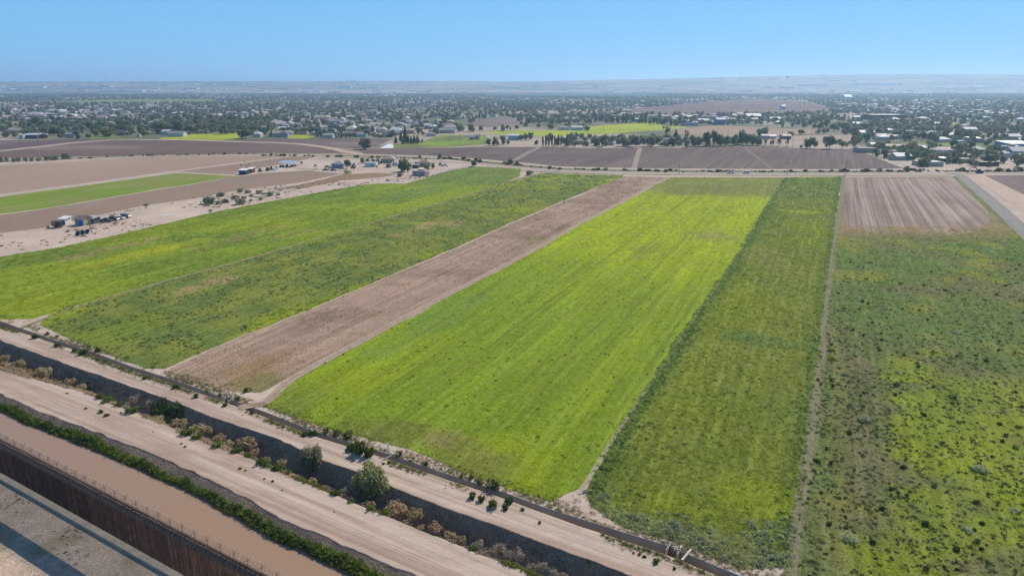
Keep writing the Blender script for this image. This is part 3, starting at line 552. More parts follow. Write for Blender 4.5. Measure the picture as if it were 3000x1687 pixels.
# roads, tracks and lanes laid over the ground
def lane(name, label, pts, w, paint, material, z=0.045, n=6, jit=.25):
    LAYER[0] += 1; z = z + .028 + (LAYER[0] - 34) * .0008
    P = GA(pts); d = np.r_[0, np.cumsum(np.linalg.norm(np.diff(P, axis=0), axis=1))]; q = np.arange(0, d[-1], max(w * .35, .8))
    C = np.stack([np.interp(q, d, P[:, 0]), np.interp(q, d, P[:, 1])], 1)
    for _ in range(3): C[1:-1] = (C[:-2] + 2 * C[1:-1] + C[2:]) / 4
    T = np.gradient(C, axis=0); T /= np.linalg.norm(T, axis=1)[:, None]; Nn = np.stack([-T[:, 1], T[:, 0]], 1)
    ww = w * np.interp(q, d, np.ones(len(d))) ; f = np.linspace(-.5, .5, n + 1)
    off = f[None] * ww[:, None]; off[:, 0] -= jit * w * fbm(q * .12, q * 0, 5, 3) * .6; off[:, -1] += jit * w * fbm(q * .12, q * 0 + 9, 6, 3) * .6
    V = (C[:, None] + Nn[:, None] * off[..., None]).reshape(-1, 2); nr, nc = off.shape
    i = np.arange(nr - 1)[:, None] * nc + np.arange(nc - 1)[None]
    col = paint(np.repeat(q, nc), np.tile(np.linspace(0, 1, nc), nr), V)
    return tag(obj(name, mesh(name, np.column_stack([V, np.full(len(V), z)]), np.stack([i, i + 1, i + nc + 1, i + nc], -1).reshape(-1, 4), material, col=col)), label, kind='structure')
def p_lane(base, rut=None, mid=None):
    base = np.array(base)
    def f(q, v, V):
        c = full(len(q), base) * (.85 + .3 * fbm(V[:, 0] * .3, V[:, 1] * .3, 151, 4))[:, None]
        if mid is not None: c = mixc(c, mid, np.exp(-((v - .5) / .16) ** 2) * .8)
        if rut is not None: c = mixc(c, rut, np.exp(-((np.abs(v - .5) - .22) / .08) ** 2) * .7)
        return c
    return f
lane('path', 'thin bare path between the lime field and the dark strip', [(1697, 1447), (1765, 1334), (1900, 1129), (2141, 774), (2300, 520)], 0.6, lambda q, v, V: mixc(full(len(q), SAND * .85), [.17, .17, .08], sm(88, 140, V[:, 1] + 30 * (fbm(V[:, 0] * .2, V[:, 1] * .2, 9, 3) - .5))), M_soil, .05, 4, .5)
lane('dirt_track', 'rutted track between the dark strip and the weedy field', [(2318, 1700), (2326, 1640), (2337, 1513), (2361, 1397), (2385, 1201), (2400, 1102), (2412, 1009), (2421, 903), (2446, 710), (2466, 575), (2472, 516)], 1.7, p_lane(np.array([.17, .175, .08]), SAND * .55, np.array([.19, .175, .10])), M_soil, .05, 8, .5)
lane('dirt_track', 'bare track beside the bright field and the fallow strip', [(700, 1195), (780, 1180), (850, 1112), (994, 1033), (1300, 870), (1570, 731), (1708, 650), (1830, 588), (1958, 519)], 1.9, p_lane(SAND * np.array([.80, .74, .68]), SAND * .85, np.array([.25, .185, .13])), M_soil, .055, 6, .5)
lane('dirt_track', 'bare strip between the two left green fields', [(60, 962), (140, 930), (217, 902), (489, 823), (699, 767), (910, 706), (1066, 660), (1252, 606), (1400, 564), (1486, 534), (1560, 512), (1640, 502)], 1.2, p_lane(np.array([.25, .21, .115])), M_soil, .04, 4, .8)
for k_ in (34, 36):
    vs_ = np.arange(95, 500, 3.0); us_ = np.full_like(vs_, -395.2 + 9.6 * k_) + .5 * (fbm(vs_ * .02, vs_ * 0, k_, 2) - .5); wp = us_[:, None] * E1 + vs_[:, None] * E2; wp = wp[inpoly(wp[:, 0], wp[:, 1], fD)][2:-3]
    if len(wp) > 8: lane('wheel_track', 'thin wheel line pressed along the rows of the lime green crop', [PX(a_, b2_) for a_, b2_ in wp], .32, lambda q, v, V: mixc(full(len(q), (.13, .175, .024)), [.18, .225, .022], sm(.36, .56, fbm(V[:, 0] * .06, V[:, 1] * .06, 161, 3))), M_crop, .045, 2, .5)
ROAD = [(1100, 478), (1300, 474), (1402, 480), (1517, 491), (1641, 500), (1797, 504.5), (2098, 508.5), (2400, 509), (2700, 507), (3000, 508), (3300, 509)]
lane('road', 'far gravel road crossing behind the green fields', ROAD, 9.0, p_lane((.36, .295, .25), None, np.array([.40, .33, .28])), M_soil, .05, 8, .2)
lane('dirt_road', 'pale dirt road along the far ditch', [(700, 455), (1066, 453), (1300, 459.5), (1424, 469.5), (1533, 479), (1641, 490), (1797, 495), (2098, 497), (2440, 498), (2660, 497), (2750, 502)], 5.5, p_lane(SAND * .95), M_soil, .06, 4, .3)
lane('dirt_road', 'pale dirt road along the far edge of the left tan field', [(-300, 500), (0, 482), (174, 470), (408, 458), (700, 454), (900, 455), (1100, 462), (1250, 468)], 5.5, p_lane(SAND * .95), M_soil, .055, 4, .4)
lane('dirt_track', 'pale track between the tan field and the green strip', [(-300, 622), (0, 573), (226, 543.5), (462, 509), (700, 478), (850, 459), (900, 455)], 3.4, p_lane(SAND), M_soil, .05, 4, .5)
lane('dirt_track', 'pale track forking off between the dark plowed fields', [(340, 409), (560, 411), (700, 416), (800, 418), (886, 423), (960, 433), (1005, 443), (1060, 453)], 8, p_lane(SAND * np.array([.95, .88, .82])), M_soil, .05, 4, .4)
lane('dirt_track', 'pale line crossing the left plowed fields', [(-300, 461), (0, 442), (93, 433), (202, 421), (342, 409)], 6, p_lane(SAND * .9), M_soil, .05, 4, .5)
lane('dirt_track', 'track beside the blue roofed canopy', [(940, 459), (900, 469), (830, 482), (745, 498), (690, 512)], 3.5, p_lane(SAND * 1.05), M_soil, .055, 4, .5)
lane('dirt_track', 'pale bar across the far plowed field', [(1582, 431), (1540, 451), (1505, 472)], 4, p_lane(SAND * .58), M_soil, .05, 4, .4)
lane('dirt_track', 'narrow bar up the middle of the far plowed field', [(1876, 434), (1868, 455), (1858, 493)], 3.5, p_lane(SAND * .66), M_soil, .05, 4, .4)
lane('dirt_track', 'pair of wheel lines over the far plowed field', [(2175, 428), (2212, 457), (2262, 495)], 2.6, p_lane(SAND * .38, SAND * .5), M_soil, .05, 8, .4)
lane('ditch_verge', 'overgrown ditch line between the far gravel road and the dirt road', [(1290, 463), (1402, 474), (1517, 485), (1641, 495.5), (1797, 500), (2098, 503), (2400, 503.5), (2640, 502.5)], 7.5, p_lane((.14, .14, .065), np.array([.10, .12, .05])), M_crop, .058, 4, .5)
lane('ditch_verge', 'overgrown ditch line right of the village crossing', [(2745, 501), (2850, 502), (3000, 502.5), (3300, 503)], 8, p_lane((.14, .145, .07), np.array([.10, .12, .05])), M_crop, .058, 4, .5)
lane('ditch_verge', 'weedy line between the left tan field and the plowed field', [(-300, 494), (0, 474), (174, 466), (408, 456), (700, 452), (900, 453.5), (1100, 460), (1290, 466)], 6, p_lane((.20, .175, .09)), M_crop, .05, 4, .6)
lane('grass_verge', 'green verge along the asphalt lane', [(2800, 517), (2885, 592), (2945, 645), (3000, 696), (3240, 915)], 3.2, p_lane((.14, .165, .055)), M_crop, .052, 4, .5)
lane('grass_verge', 'thin grass line between the far road and the fields', [(1530, 500), (1641, 507), (1797, 511), (2098, 514.5), (2470, 515), (2790, 514)], 2.5, p_lane((.15, .15, .06)), M_crop, .056, 3, .5)
lane('lane', 'grey asphalt lane running down the right side', [(2780, 508), (2812, 513), (2893, 580), (2951, 632), (3000, 679), (3250, 900)], 6.5, p_lane((.24, .225, .20), None, np.array([.26, .245, .22])), M_soil, .06, 6, .12)
lane('dirt_track', 'pale sandy verge beside the asphalt lane', [(2850, 511), (2960, 575), (3060, 640), (3300, 800)], 8.0, p_lane(SAND * np.array([.98, .94, .9])), M_soil, .05, 6, .4)
lane('village_road', 'curving pale road into the village on the right', [(2760, 507), (2700, 493), (2640, 474), (2585, 452), (2545, 441), (2525, 434), (2535, 430), (2600, 428)], 9, p_lane((.42, .36, .31)), M_soil, .065, 5, .25)
lane('dirt_road', 'pale track behind the tree row on the right', [(2190, 415), (2300, 415.5), (2500, 414)], 5, p_lane(SAND), M_soil, .06, 4, .3)
# a flooded paddock; its white shine is painted into the base colour
M_pond = mat('pond_painted_shine', (0.72, 0.74, 0.75), 0.45, 0.05, 0.2, spec=0.6)
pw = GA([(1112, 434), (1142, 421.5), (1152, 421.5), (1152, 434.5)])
tag(obj('pond', mesh('pond', np.column_stack([pw, np.full(4, .07)]), [(0, 1, 2, 3)], M_pond)), 'flat pond with white shine painted in at the corner of the meadow', kind='structure')

# ================================================================== VEGETATION near the camera
ML_inst = mat_leaf('crop_leaf', attr='INSTANCER', trans=0.6)
M_green = mat_leaf('bush_leaf_green', (0.085, 0.125, 0.03), trans=.35); M_lush = mat_leaf('bush_leaf_lush', (0.12, 0.18, 0.03), trans=.4)
M_dkgreen = mat_leaf('bush_leaf_dark', (0.075, 0.115, 0.045), trans=.35); M_dry = mat_leaf('bush_twig_dry', (0.44, 0.35, 0.20), trans=.5, rnd=.15)
M_greyb = mat_leaf('bush_twig_grey', (0.36, 0.31, 0.25), trans=.35, rnd=.15); M_pale = mat_leaf('bush_leaf_pale', (0.46, 0.48, 0.30), trans=.5, rnd=.1)
M_sage = mat_leaf('bush_leaf_sage', (0.19, 0.225, 0.14), trans=.3, rnd=.12); M_yel = mat_leaf('bush_leaf_yellow', (0.38, 0.40, 0.09), trans=.5, rnd=.15)
M_bark = mat('bark', (0.12, 0.09, 0.065), 0.9, .25, 6)
C_tuft = proto_coll('crop_tufts', [tuft('grass_tuft', 16, .42, .42, .05, ML_inst, 20 + k, .9) for k in range(4)])
C_weed = proto_coll('weed_clumps', [crown('weed_clump', 'bush', 46, .17, ML_inst, 40 + k, 1.0, .85, 0, 6) for k in range(4)])
def fill(poly, n_per, near=110., fall=1.0, ymax=1e9):
    """random points in a polygon, thinner with distance"""
    lo, hi = poly.min(0), poly.max(0); A = np.prod(hi - lo); n = int(A * n_per)
    q = RNG.uniform(lo, hi, (n, 2)); d = np.hypot(q[:, 0], q[:, 1])
    q = q[(RNG.uniform(0, 1, n) < np.clip((near / d) ** fall, 0, 1)) & (q[:, 1] < ymax)]
    px, py = PX(q[:, 0], q[:, 1]); q = q[(px > -260) & (px < 3260) & (py < 1900)]
    return q[inpoly(q[:, 0], q[:, 1], poly)]
def plant(name, label, q, tint, size, coll, flat=1.0, z=0.0, cat='plants', grow=None):
    n = len(q); sc = size[0] + (size[1] - size[0]) * RNG.uniform(0, 1, n) ** 2
    if grow: sc = sc * np.clip(np.hypot(q[:, 0], q[:, 1]) / grow, 1, 2.2)
    rot = np.zeros((n, 3)); rot[:, 2] = RNG.uniform(0, 6.28, n)
    P3 = np.column_stack([q, np.broadcast_to(z, n)])
    return scatter(name, P3, rot, np.stack([sc, sc, sc * flat], 1), tint * RNG.uniform(.8, 1.25, (n, 1)), coll, RNG.integers(0, 4, n), label, cat)
q = fill(fD, 3.8, 120, 2.2); uD, vD = uv(q[:, 0], q[:, 1]); hd = sm(-28 + 0, -20, 0 * uD) ; uD = np.round(uD / .8) * .8 + RNG.normal(0, .13, len(q)); kD = (np.abs((uD + 400) % 9.6 - 4.8) > .34); q = (uD[:, None] * E1 + vD[:, None] * E2)[kD]; plant('crop', 'lush lime green crop covering the wide middle field', q, pD(q[:, 0], q[:, 1]) * 2.3, (.6, 1.05), C_tuft, .5, .02, 'crop', 140)
q = fill(fA, 2.2, 150, 2.4); plant('crop', 'green crop covering the left field', q, pA(q[:, 0], q[:, 1]) * 1.7, (.6, 1.05), C_tuft, .45, .02, 'crop', 150)
q = fill(fE, 3.0, 115, 1.9); plant('crop', 'green crop covering the strip beside the rutted track', q, pE(q[:, 0], q[:, 1]) * 1.75, (.6, 1.1), C_tuft, .6, .02, 'crop', 140)
q = fill(fF, 2.2, 120, 1.2, 300); plant('grass', 'low green grass of the weedy right field', q, pF(q[:, 0], q[:, 1]) * 2.25, (.6, 1.0), C_tuft, .5, .02, 'grass', 140)
q = fill(fB, 1.6, 150, 1.8); plant('grass', 'low grass between the weeds of the speckled field', q, pB(q[:, 0], q[:, 1]) * 2.2, (.6, 1.0), C_tuft, .5, .02, 'grass', 150)
q = fill(fB, .6, 170, 1.1); q = q[fbm(q[:, 0] * .12, q[:, 1] * .12, 201, 3) > .42]
plant('weeds', 'dark green weeds speckling the field next to the bare strip', q, full(len(q), (.085, .135, .035)) + .06 * RNG.uniform(0, 1, (len(q), 1)), (.3, .75), C_weed, .7, .0, 'weeds', 300)
q = fill(fE, 1.7, 170, 1.2); uE, vE = uv(q[:, 0], q[:, 1]); kE = fbm(q[:, 0] * .1, q[:, 1] * .1, 203, 3)
pxE, pyE = PX(q[:, 0], q[:, 1]); uL = uv(*G(1834, 1230))[0]; uR = uv(*G(2385, 1201))[0]
edgeE = np.maximum(1 - sm(1.2, 4.6, uE - uDE(vE)), .7 * sm(-5, -1.5, uE - uEF(vE))); q = q[RNG.uniform(0, 1, len(q)) < np.clip(edgeE * .95 * np.clip(150 / np.hypot(q[:, 0], q[:, 1]), .25, 1) + .17 + .5 * (kE - .5) * (q[:, 1] < 130), 0, 1)]
plant('weeds', 'dark green weeds along the edges of the dark strip', q, full(len(q), (.07, .125, .04)) + .045 * RNG.uniform(0, 1, (len(q), 1)), (.2, .58), C_weed, .8, 0, 'weeds', 300)
q = fill(fE, 5, 600, 1.0, 110); b_ = np.zeros(len(q))
for (px_, py_, r_) in ((1890, 1562, 9), (1960, 1590, 6), (2020, 1615, 6), (2290, 1560, 6), (2250, 1640, 6), (1800, 1530, 6), (2100, 1650, 6), (1850, 1545, 6), (1740, 1450, 5)):
    g0 = G(px_, py_); b_ = np.maximum(b_, 1 - np.hypot((q[:, 0] - g0[0]) * .7, (q[:, 1] - g0[1]) * 1.6) / r_)
q = q[(b_ > 0) & (RNG.uniform(0, 1, len(q)) < b_ * .32)]
plant('sagebrush', 'grey green sagebrush at the canal end of the dark strip', q, full(len(q), (.31, .36, .235)) + .04 * RNG.uniform(-1, 1, (len(q), 1)), (.45, .95), C_weed, .8, 0, 'sagebrush')
q = fill(fF, 2.6, 120, 1.3, 275); kF = fbm(q[:, 0] * .09, q[:, 1] * .09, 205, 3); q = q[RNG.uniform(0, 1, len(q)) < np.clip(1.4 * kF - .15, .1, 1)]
plant('weeds', 'small dark weeds speckling the weedy right field', q, full(len(q), (.07, .10, .04)) + .05 * RNG.uniform(0, 1, (len(q), 1)), (.18, .6), C_weed, .8, 0, 'weeds', 280)
q = fill(fD, .06, 150, 2.0); plant('weeds', 'scattered taller weeds standing in the lime green crop', q, full(len(q), (.10, .18, .03)), (.3, .6), C_weed, .8, 0, 'weeds', 400)
q = fill(fA, .03, 200, 1.8); plant('weeds', 'scattered taller weeds standing in the left crop', q, full(len(q), (.11, .18, .03)), (.3, .6), C_weed, .8, 0, 'weeds', 400)
q = fill(fC, .35, 170, 1.0); q = q[fbm(q[:, 0] * .2, q[:, 1] * .2, 207, 3) > .5]
plant('stubble', 'dry brown stubble on the bare fallow strip', q, mixc(full(len(q), (.26, .19, .12)), [.12, .12, .05], RNG.uniform(0, 1, len(q)) > .8), (.4, .8), C_tuft, .6, 0, 'stubble', 180)
q = fill(GA([(-60, 700), (430, 606), (800, 545), (1180, 522), (1380, 492), (1180, 534), (815, 583), (629, 618), (349, 684), (-60, 756)]), .09, 500, 1.0); kq = fbm(q[:, 0] * .05, q[:, 1] * .05, 231, 4); q = q[kq > .5]
plant('dry_grass', 'dry brown scrub scattered over the sandy track', q, mixc(full(len(q), (.25, .19, .12)), [.13, .125, .07], RNG.uniform(0, 1, len(q)) > .5), (.5, 1.4), C_weed, .55, 0, 'dry grass')
# along the concrete canal, the ditch and the brown canal
def along(n, lo=-215, hi=20): return RNG.uniform(lo, hi, n)
s1 = along(5200); t1 = np.interp(s1, SS, t_canN) - .15 - np.abs(RNG.normal(0, .55, len(s1))); k1 = fbm(s1 * .12, s1 * 0, 211, 3); m_ = RNG.uniform(0, 1, len(s1)) < sm(.42, .62, k1)
q = xy(s1, t1)[m_]; plant('weeds', 'yellow green weeds along the road side of the concrete canal', q, mixc(full(len(q), (.22, .23, .06)), [.09, .13, .04], RNG.uniform(0, 1, len(q)) > .6), (.35, .75), C_tuft, 1.0, .03, 'weeds')
s1 = along(7000); t1 = np.interp(s1, SS, t_canF) + .2 + np.abs(RNG.normal(0, 1.6, len(s1))); k1 = fbm(s1 * .1, t1 * .3, 213, 3); m_ = RNG.uniform(0, 1, len(s1)) < sm(.38, .6, k1)
q = xy(s1, t1)[m_]; plant('weeds', 'patchy weeds between the concrete canal and the fields', q, mixc(full(len(q), (.18, .19, .07)), [.3, .25, .14], RNG.uniform(0, 1, len(q)) > .6), (.35, .8), C_tuft, .8, .0, 'weeds')
s1 = along(15000, -215, 10); w1 = RNG.uniform(0, 1, len(s1)); t1 = np.interp(s1, SS, t_lev) * (1 - w1) + np.interp(s1, SS, t_wat) * w1; z1 = WATER_Z * w1
keep = RNG.uniform(0, 1, len(s1)) < sm(.42, .70, w1 + .7 * (fbm(s1 * .15, w1 * 2, 215, 3) - .5)); keep &= (w1 < .97)
q = xy(s1, t1)[keep]; gt = full(len(q), (.15, .21, .045)) + .2 * (fbm(s1[keep] * .3, w1[keep] * 3, 216, 3)[:, None] - .4) * np.array([1, 1.1, .1])
plant('reeds', 'dense green reeds along the far bank of the brown canal', q, gt, (.3, .8), C_weed, .9, z1[keep], 'reeds')
s1 = along(2500, -150, 0); t1 = np.interp(s1, SS, t_wn) + RNG.uniform(-.2, 1.2, len(s1)); q = xy(s1, t1)
plant('reeds', 'pale green reeds at the water behind the steel wall', q, full(len(q), (.16, .24, .09)), (.4, .8), C_weed, 1.0, -.8, 'reeds')
s1 = along(34000); w1 = RNG.uniform(0, 1, len(s1)); t1 = np.interp(s1, SS, t_bot2) * (1 - w1) + np.interp(s1, SS, t_near) * w1; z1 = -2.6 * (1 - w1); m_ = RNG.uniform(0, 1, len(s1)) < sm(.40, .6, fbm(s1 * .09, w1, 217, 3))
q = xy(s1, t1)[m_]; kk = fbm(s1 * .12, s1 * 0, 219, 3)[m_]; plant('dry_grass', 'dry tan and green grass on the near bank of the drain ditch', q, mixc(full(len(q), (.50, .40, .24)), [.17, .20, .05], sm(.48, .56, kk)), (.6, 1.3), C_tuft, 1.2, z1[m_], 'dry grass')
s1 = along(3600, -215, 20); w1 = RNG.uniform(0, 1, len(s1)); t1 = np.interp(s1, SS, t_bot1) * (1 - w1) + (np.interp(s1, SS, t_near) + .2) * w1; m_ = fbm(s1 * .07, w1 * .6, 218, 3) > .44; z1 = np.where(w1 < .45, -2.5, -2.5 * (1 - w1) / .55)
q = xy(s1, t1)[m_]; kk = fbm(s1 * .1, w1, 220, 3)[m_]; plant('dry_scrub', 'tangled dry scrub filling the bottom of the drain ditch', q, mixc(full(len(q), (.46, .36, .22)), [.33, .28, .22], sm(.42, .58, kk)), (.3, .85), C_weed, .8, z1[m_] - .1, 'scrub')
s1 = along(3800, -215, 20); w1 = RNG.uniform(0, 1, len(s1)); t1 = np.interp(s1, SS, t_crest) * (1 - w1) + np.interp(s1, SS, t_bot1) * w1; m_ = fbm(s1 * .3, w1 * 2, 221, 3) > .5
q = xy(s1, t1)[m_]; plant('dry_grass', 'grey brown twigs on the shaded ditch bank', q, full(len(q), (.20, .16, .13)), (.3, .7), C_tuft, .7, -2.6 * w1[m_], 'dry grass')
s1 = along(1500, -150, 10); t1 = T_WALL - 1.4 - np.abs(RNG.normal(0, 3.2, len(s1))); m_ = fbm(s1 * .2, t1 * .3, 223, 3) > .53
q = xy(s1, t1)[m_]; plant('dry_grass', 'sparse dry grass on the near side of the wall footing', q, mixc(full(len(q), (.3, .24, .12)), [.12, .14, .06], RNG.uniform(0, 1, len(q)) > .6), (.35, .7), C_tuft, .7, .0, 'dry grass')

# single bushes one can pick out
BUSH = {k: [crown('bush_' + k, kd, n, lf, m, 300 + 11 * i + h0, 1.0, hh, 0, lb) for i in range(4)] for h0, (k, kd, n, lf, m, hh, lb) in enumerate((
    ('green', 'bush', 460, .105, M_green, 1.0, 9), ('lush', 'bush', 440, .10, M_lush, 1.0, 9), ('dark', 'bush', 380, .09, M_dkgreen, 1.0, 8), ('dry', 'bush', 620, .10, M_dry, .95, 9),
    ('grey', 'bush', 380, .075, M_greyb, .9, 9), ('pale', 'bush', 420, .08, M_pale, .85, 9), ('yellow', 'bush', 420, .08, M_yel, .85, 9), ('sage', 'bush', 380, .085, M_sage, .9, 8)))}
def bush(px, py, wpx, kind, label, group, z=0.0, tall=.75, name='bush', cat='bush', hpx=None):
    X, Y = G(px, py, z); k = math.hypot(Y * math.cos(PITCH) + (CAM_H - z) * math.sin(PITCH), 0) / F_PX
    w = wpx * k / 1.6 * random.uniform(.75, 1.25); o = obj(name, random.choice(BUSH[kind]), None, (X, Y, z - .05), random.uniform(0, 6.28))
    h = (hpx * k / .93) if hpx else w * 2 * tall
    o.scale = (w, w * random.uniform(.85, 1.15), h)
    if group: label = ('small ' if w < .5 else 'medium sized ' if w < .95 else 'large ') + label.replace('small ', '').replace('larger ', '').replace('low ', '')
    return tag(o, label, cat, group)
def many(lst, off, sc, kind, label, group, z=0.0, tall=.75, name='bush', cat='bush'):
    for (x, y, w) in lst: bush(off[0] + x / sc, off[1] + y / sc, w / sc, kind, label, group, z, tall, name, cat)
O1, O3, O4, O5, O6 = (0, 900), (700, 1125), (1600, 1125), (2200, 900), (2200, 1237); K = 2.576
many([(650, 660, 40), (760, 690, 70), (820, 718, 90), (900, 752, 80), (1000, 800, 85), (1420, 965, 90), (1490, 995, 90), (1640, 1060, 80), (1780, 1100, 85), (1870, 1128, 60), (2000, 1190, 80), (2100, 1228, 85), (2170, 1258, 60)], O1, K, 'lush', 'low green bush on the near lip of the drain ditch', 'green bushes on the ditch lip', -.2, .6)
many([(730, 840, 70), (850, 900, 60), (1010, 955, 100), (1100, 985, 80), (1760, 1250, 80), (15, 500, 40)], O3, K, 'lush', 'low green bush on the near lip of the drain ditch', 'green bushes on the ditch lip', -.2, .6)
many([(1200, 790, 135), (1330, 815, 150), (1260, 805, 110)], O1, K, 'dark', 'dark green shrub rooted deep in the drain ditch', 'dark shrubs deep in the ditch', -2.0, .75, 'shrub', 'shrub')
many([(30, 400, 80), (150, 440, 80), (330, 515, 140), (520, 585, 120), (620, 612, 90), (1080, 840, 80), (1200, 860, 90), (1350, 910, 130), (1480, 955, 120), (1560, 945, 110), (1650, 1005, 120), (1720, 1055, 120), (1850, 1060, 160), (1920, 1105, 90), (2000, 1165, 80), (2120, 1195, 100), (2230, 1235, 60)], O1, K, 'dry', 'round dry tan tumbleweed in the drain ditch', 'tumbleweeds in the drain ditch', -1.1, .52, 'tumbleweed', 'tumbleweed')
many([(60, 470, 100), (430, 665, 60), (560, 745, 80), (640, 795, 70), (980, 935, 110), (1200, 975, 150), (1320, 1005, 120), (1270, 1055, 70), (1370, 1095, 80), (1480, 1105, 100), (1590, 1155, 100), (1680, 1195, 80)], O3, K, 'dry', 'round dry tan tumbleweed in the drain ditch', 'tumbleweeds in the drain ditch', -1.1, .52, 'tumbleweed', 'tumbleweed')
many([(800, 835, 80), (1170, 935, 100), (1800, 1245, 100), (1890, 1295, 100), (1960, 1245, 90), (2030, 1305, 110), (2110, 1315, 110), (2200, 1400, 100), (2280, 1395, 90), (2380, 1445, 110), (2450, 1465, 90)], O3, K, 'grey', 'grey leafless bush in the drain ditch', 'grey bushes in the drain ditch', -1.0, .7)
many([(700, 690, 90), (950, 780, 90), (1010, 720, 80), (1130, 745, 90)], O1, K, 'grey', 'grey leafless bush in the drain ditch', 'grey bushes in the drain ditch', -1.0, .7)
many([(740, 385, 60), (820, 412, 70), (660, 370, 60), (1210, 540, 70), (1680, 705, 35), (1750, 715, 45), (1820, 755, 60), (1410, 612, 45), (1290, 582, 30)], O3, K, 'dark', 'dark green bush on the field side of the concrete canal', 'dark bushes on the field side of the canal', 0, .8)
bush(700 + 1920 / K, 1125 + 795 / K, 105 / K, 'dark', 'biggest dark green bush leaning over the concrete canal', None, 0, .85)
many([(570, 385, 65), (850, 495, 90), (900, 525, 100), (980, 548, 80), (1130, 600, 28), (1090, 605, 25), (1145, 625, 22), (1760, 860, 75), (1830, 885, 50), (1920, 920, 95), (2010, 945, 42), (2030, 900, 60), (2270, 1048, 30), (2140, 950, 30)], O3, K, 'green', 'green bush on the road side of the concrete canal', 'green bushes on the road side of the canal', 0, .8)
many([(660, 1275, 30), (700, 1290, 25), (740, 1305, 40), (830, 1350, 62), (970, 1395, 35), (320, 1345, 45)], O4, K, 'green', 'green bush on the road side of the concrete canal', 'green bushes on the road side of the canal', 0, .8)
many([(270, 235, 60), (440, 295, 60), (560, 335, 50), (640, 355, 60), (740, 402, 25), (800, 413, 30), (1090, 545, 45), (1320, 612, 40), (1480, 680, 42), (1350, 615, 30), (2350, 955, 50), (1700, 745, 50), (1900, 800, 40), (2300, 965, 60)], O1, K, 'green', 'green bush on the road side of the concrete canal', 'green bushes on the road side of the canal', 0, .7)
many([(670, 305, 35), (740, 335, 45), (360, 205, 30), (430, 225, 30), (1660, 668, 45), (1790, 700, 55), (1870, 635, 45), (1560, 640, 25)], O1, K, 'dark', 'dark green bush on the field side of the concrete canal', 'dark bushes on the field side of the canal', 0, .7)
many([(650, 765, 30), (760, 795, 45), (810, 820, 35), (1370, 1030, 18), (1400, 1052, 24), (1810, 1218, 28), (1855, 1232, 22), (2060, 1312, 28), (915, 800, 20), (510, 650, 22), (1155, 942, 14)], O1, K, 'green', 'small weed growing on the bare levee road', 'weeds on the levee road', .1, .55, 'weed', 'weed')
many([(260, 732, 28), (190, 715, 20), (720, 962, 12), (325, 800, 12), (1220, 1072, 10)], O3, K, 'green', 'small weed growing on the bare levee road', 'weeds on the levee road', .1, .55, 'weed', 'weed')
LP = 'pale flowering bush standing in the weedy right field'; GP = 'pale bushes in the weedy right field'
many([(740, 295, 40), (895, 640, 90), (1070, 1075, 95), (1015, 1235, 75), (2190, 1145, 78), (1950, 250, 60), (1380, 620, 60)], O5, 3.22, 'pale', LP, GP, 0, .6)
many([(2170, 455, 170), (2480, 840, 115), (930, 1115, 135), (2050, 1025, 120), (1640, 1355, 82)], O6, 3.22, 'pale', LP, GP, 0, .5)
many([(760, 408, 75), (760, 490, 95), (730, 1160, 78), (725, 1100, 45)], O5, 3.22, 'yellow', 'yellow green bush beside the rutted track', 'yellow bushes beside the rutted track', 0, .6)
LD = 'dark round weed bush in the weedy right field'; GD = 'dark weed bushes in the weedy right field'
many([(750, 355, 45), (660, 735, 42), (1370, 742, 62), (1410, 815, 42), (1900, 855, 72), (1900, 912, 55), (2405, 1215, 66), (1460, 1090, 32), (1460, 1060, 30)], O5, 3.22, 'dark', LD, GD, 0, .7, 'weed_bush', 'weed bush')
many([(1390, 665, 38), (545, 655, 36), (720, 255, 40), (540, 720, 34)], O6, 3.22, 'dark', LD, GD, 0, .7, 'weed_bush', 'weed bush')
bush(1903, 877, 10, 'pale', 'lone pale bush standing in the lime green crop', None, 0, .7)
qb = fill(fF, .035, 110, .6, 240); random.shuffle(idx_ := list(range(len(qb))))
for k in idx_[:270]:
    x_, y_ = qb[k]; dk = random.random() < .4; o = obj('weed_bush', random.choice(BUSH['dark' if dk else 'green']), None, (x_, y_, -.05), random.uniform(0, 6.28)); w_ = random.uniform(.3, .7); o.scale = (w_, w_ * random.uniform(.8, 1.2), w_ * random.uniform(1.0, 1.5))
    uu, vv = uv(x_, y_); where = 'near the rutted track' if uu < uEF(vv) + 8 else 'on the brownish strip of the right field' if uu < uv(*G(2612, 1250))[0] and vv < uv(*G(2700, 1040))[1] else 'on the yellow green part of the right field' if vv < uv(*G(2700, 1040))[1] else 'on the far dull part of the right field'
    tag(o, '%s %s weed bush %s' % ('waist high' if w_ > .52 else 'knee high', 'dark' if dk else 'mid green', where), 'weed bush', 'weed bushes over the right field')
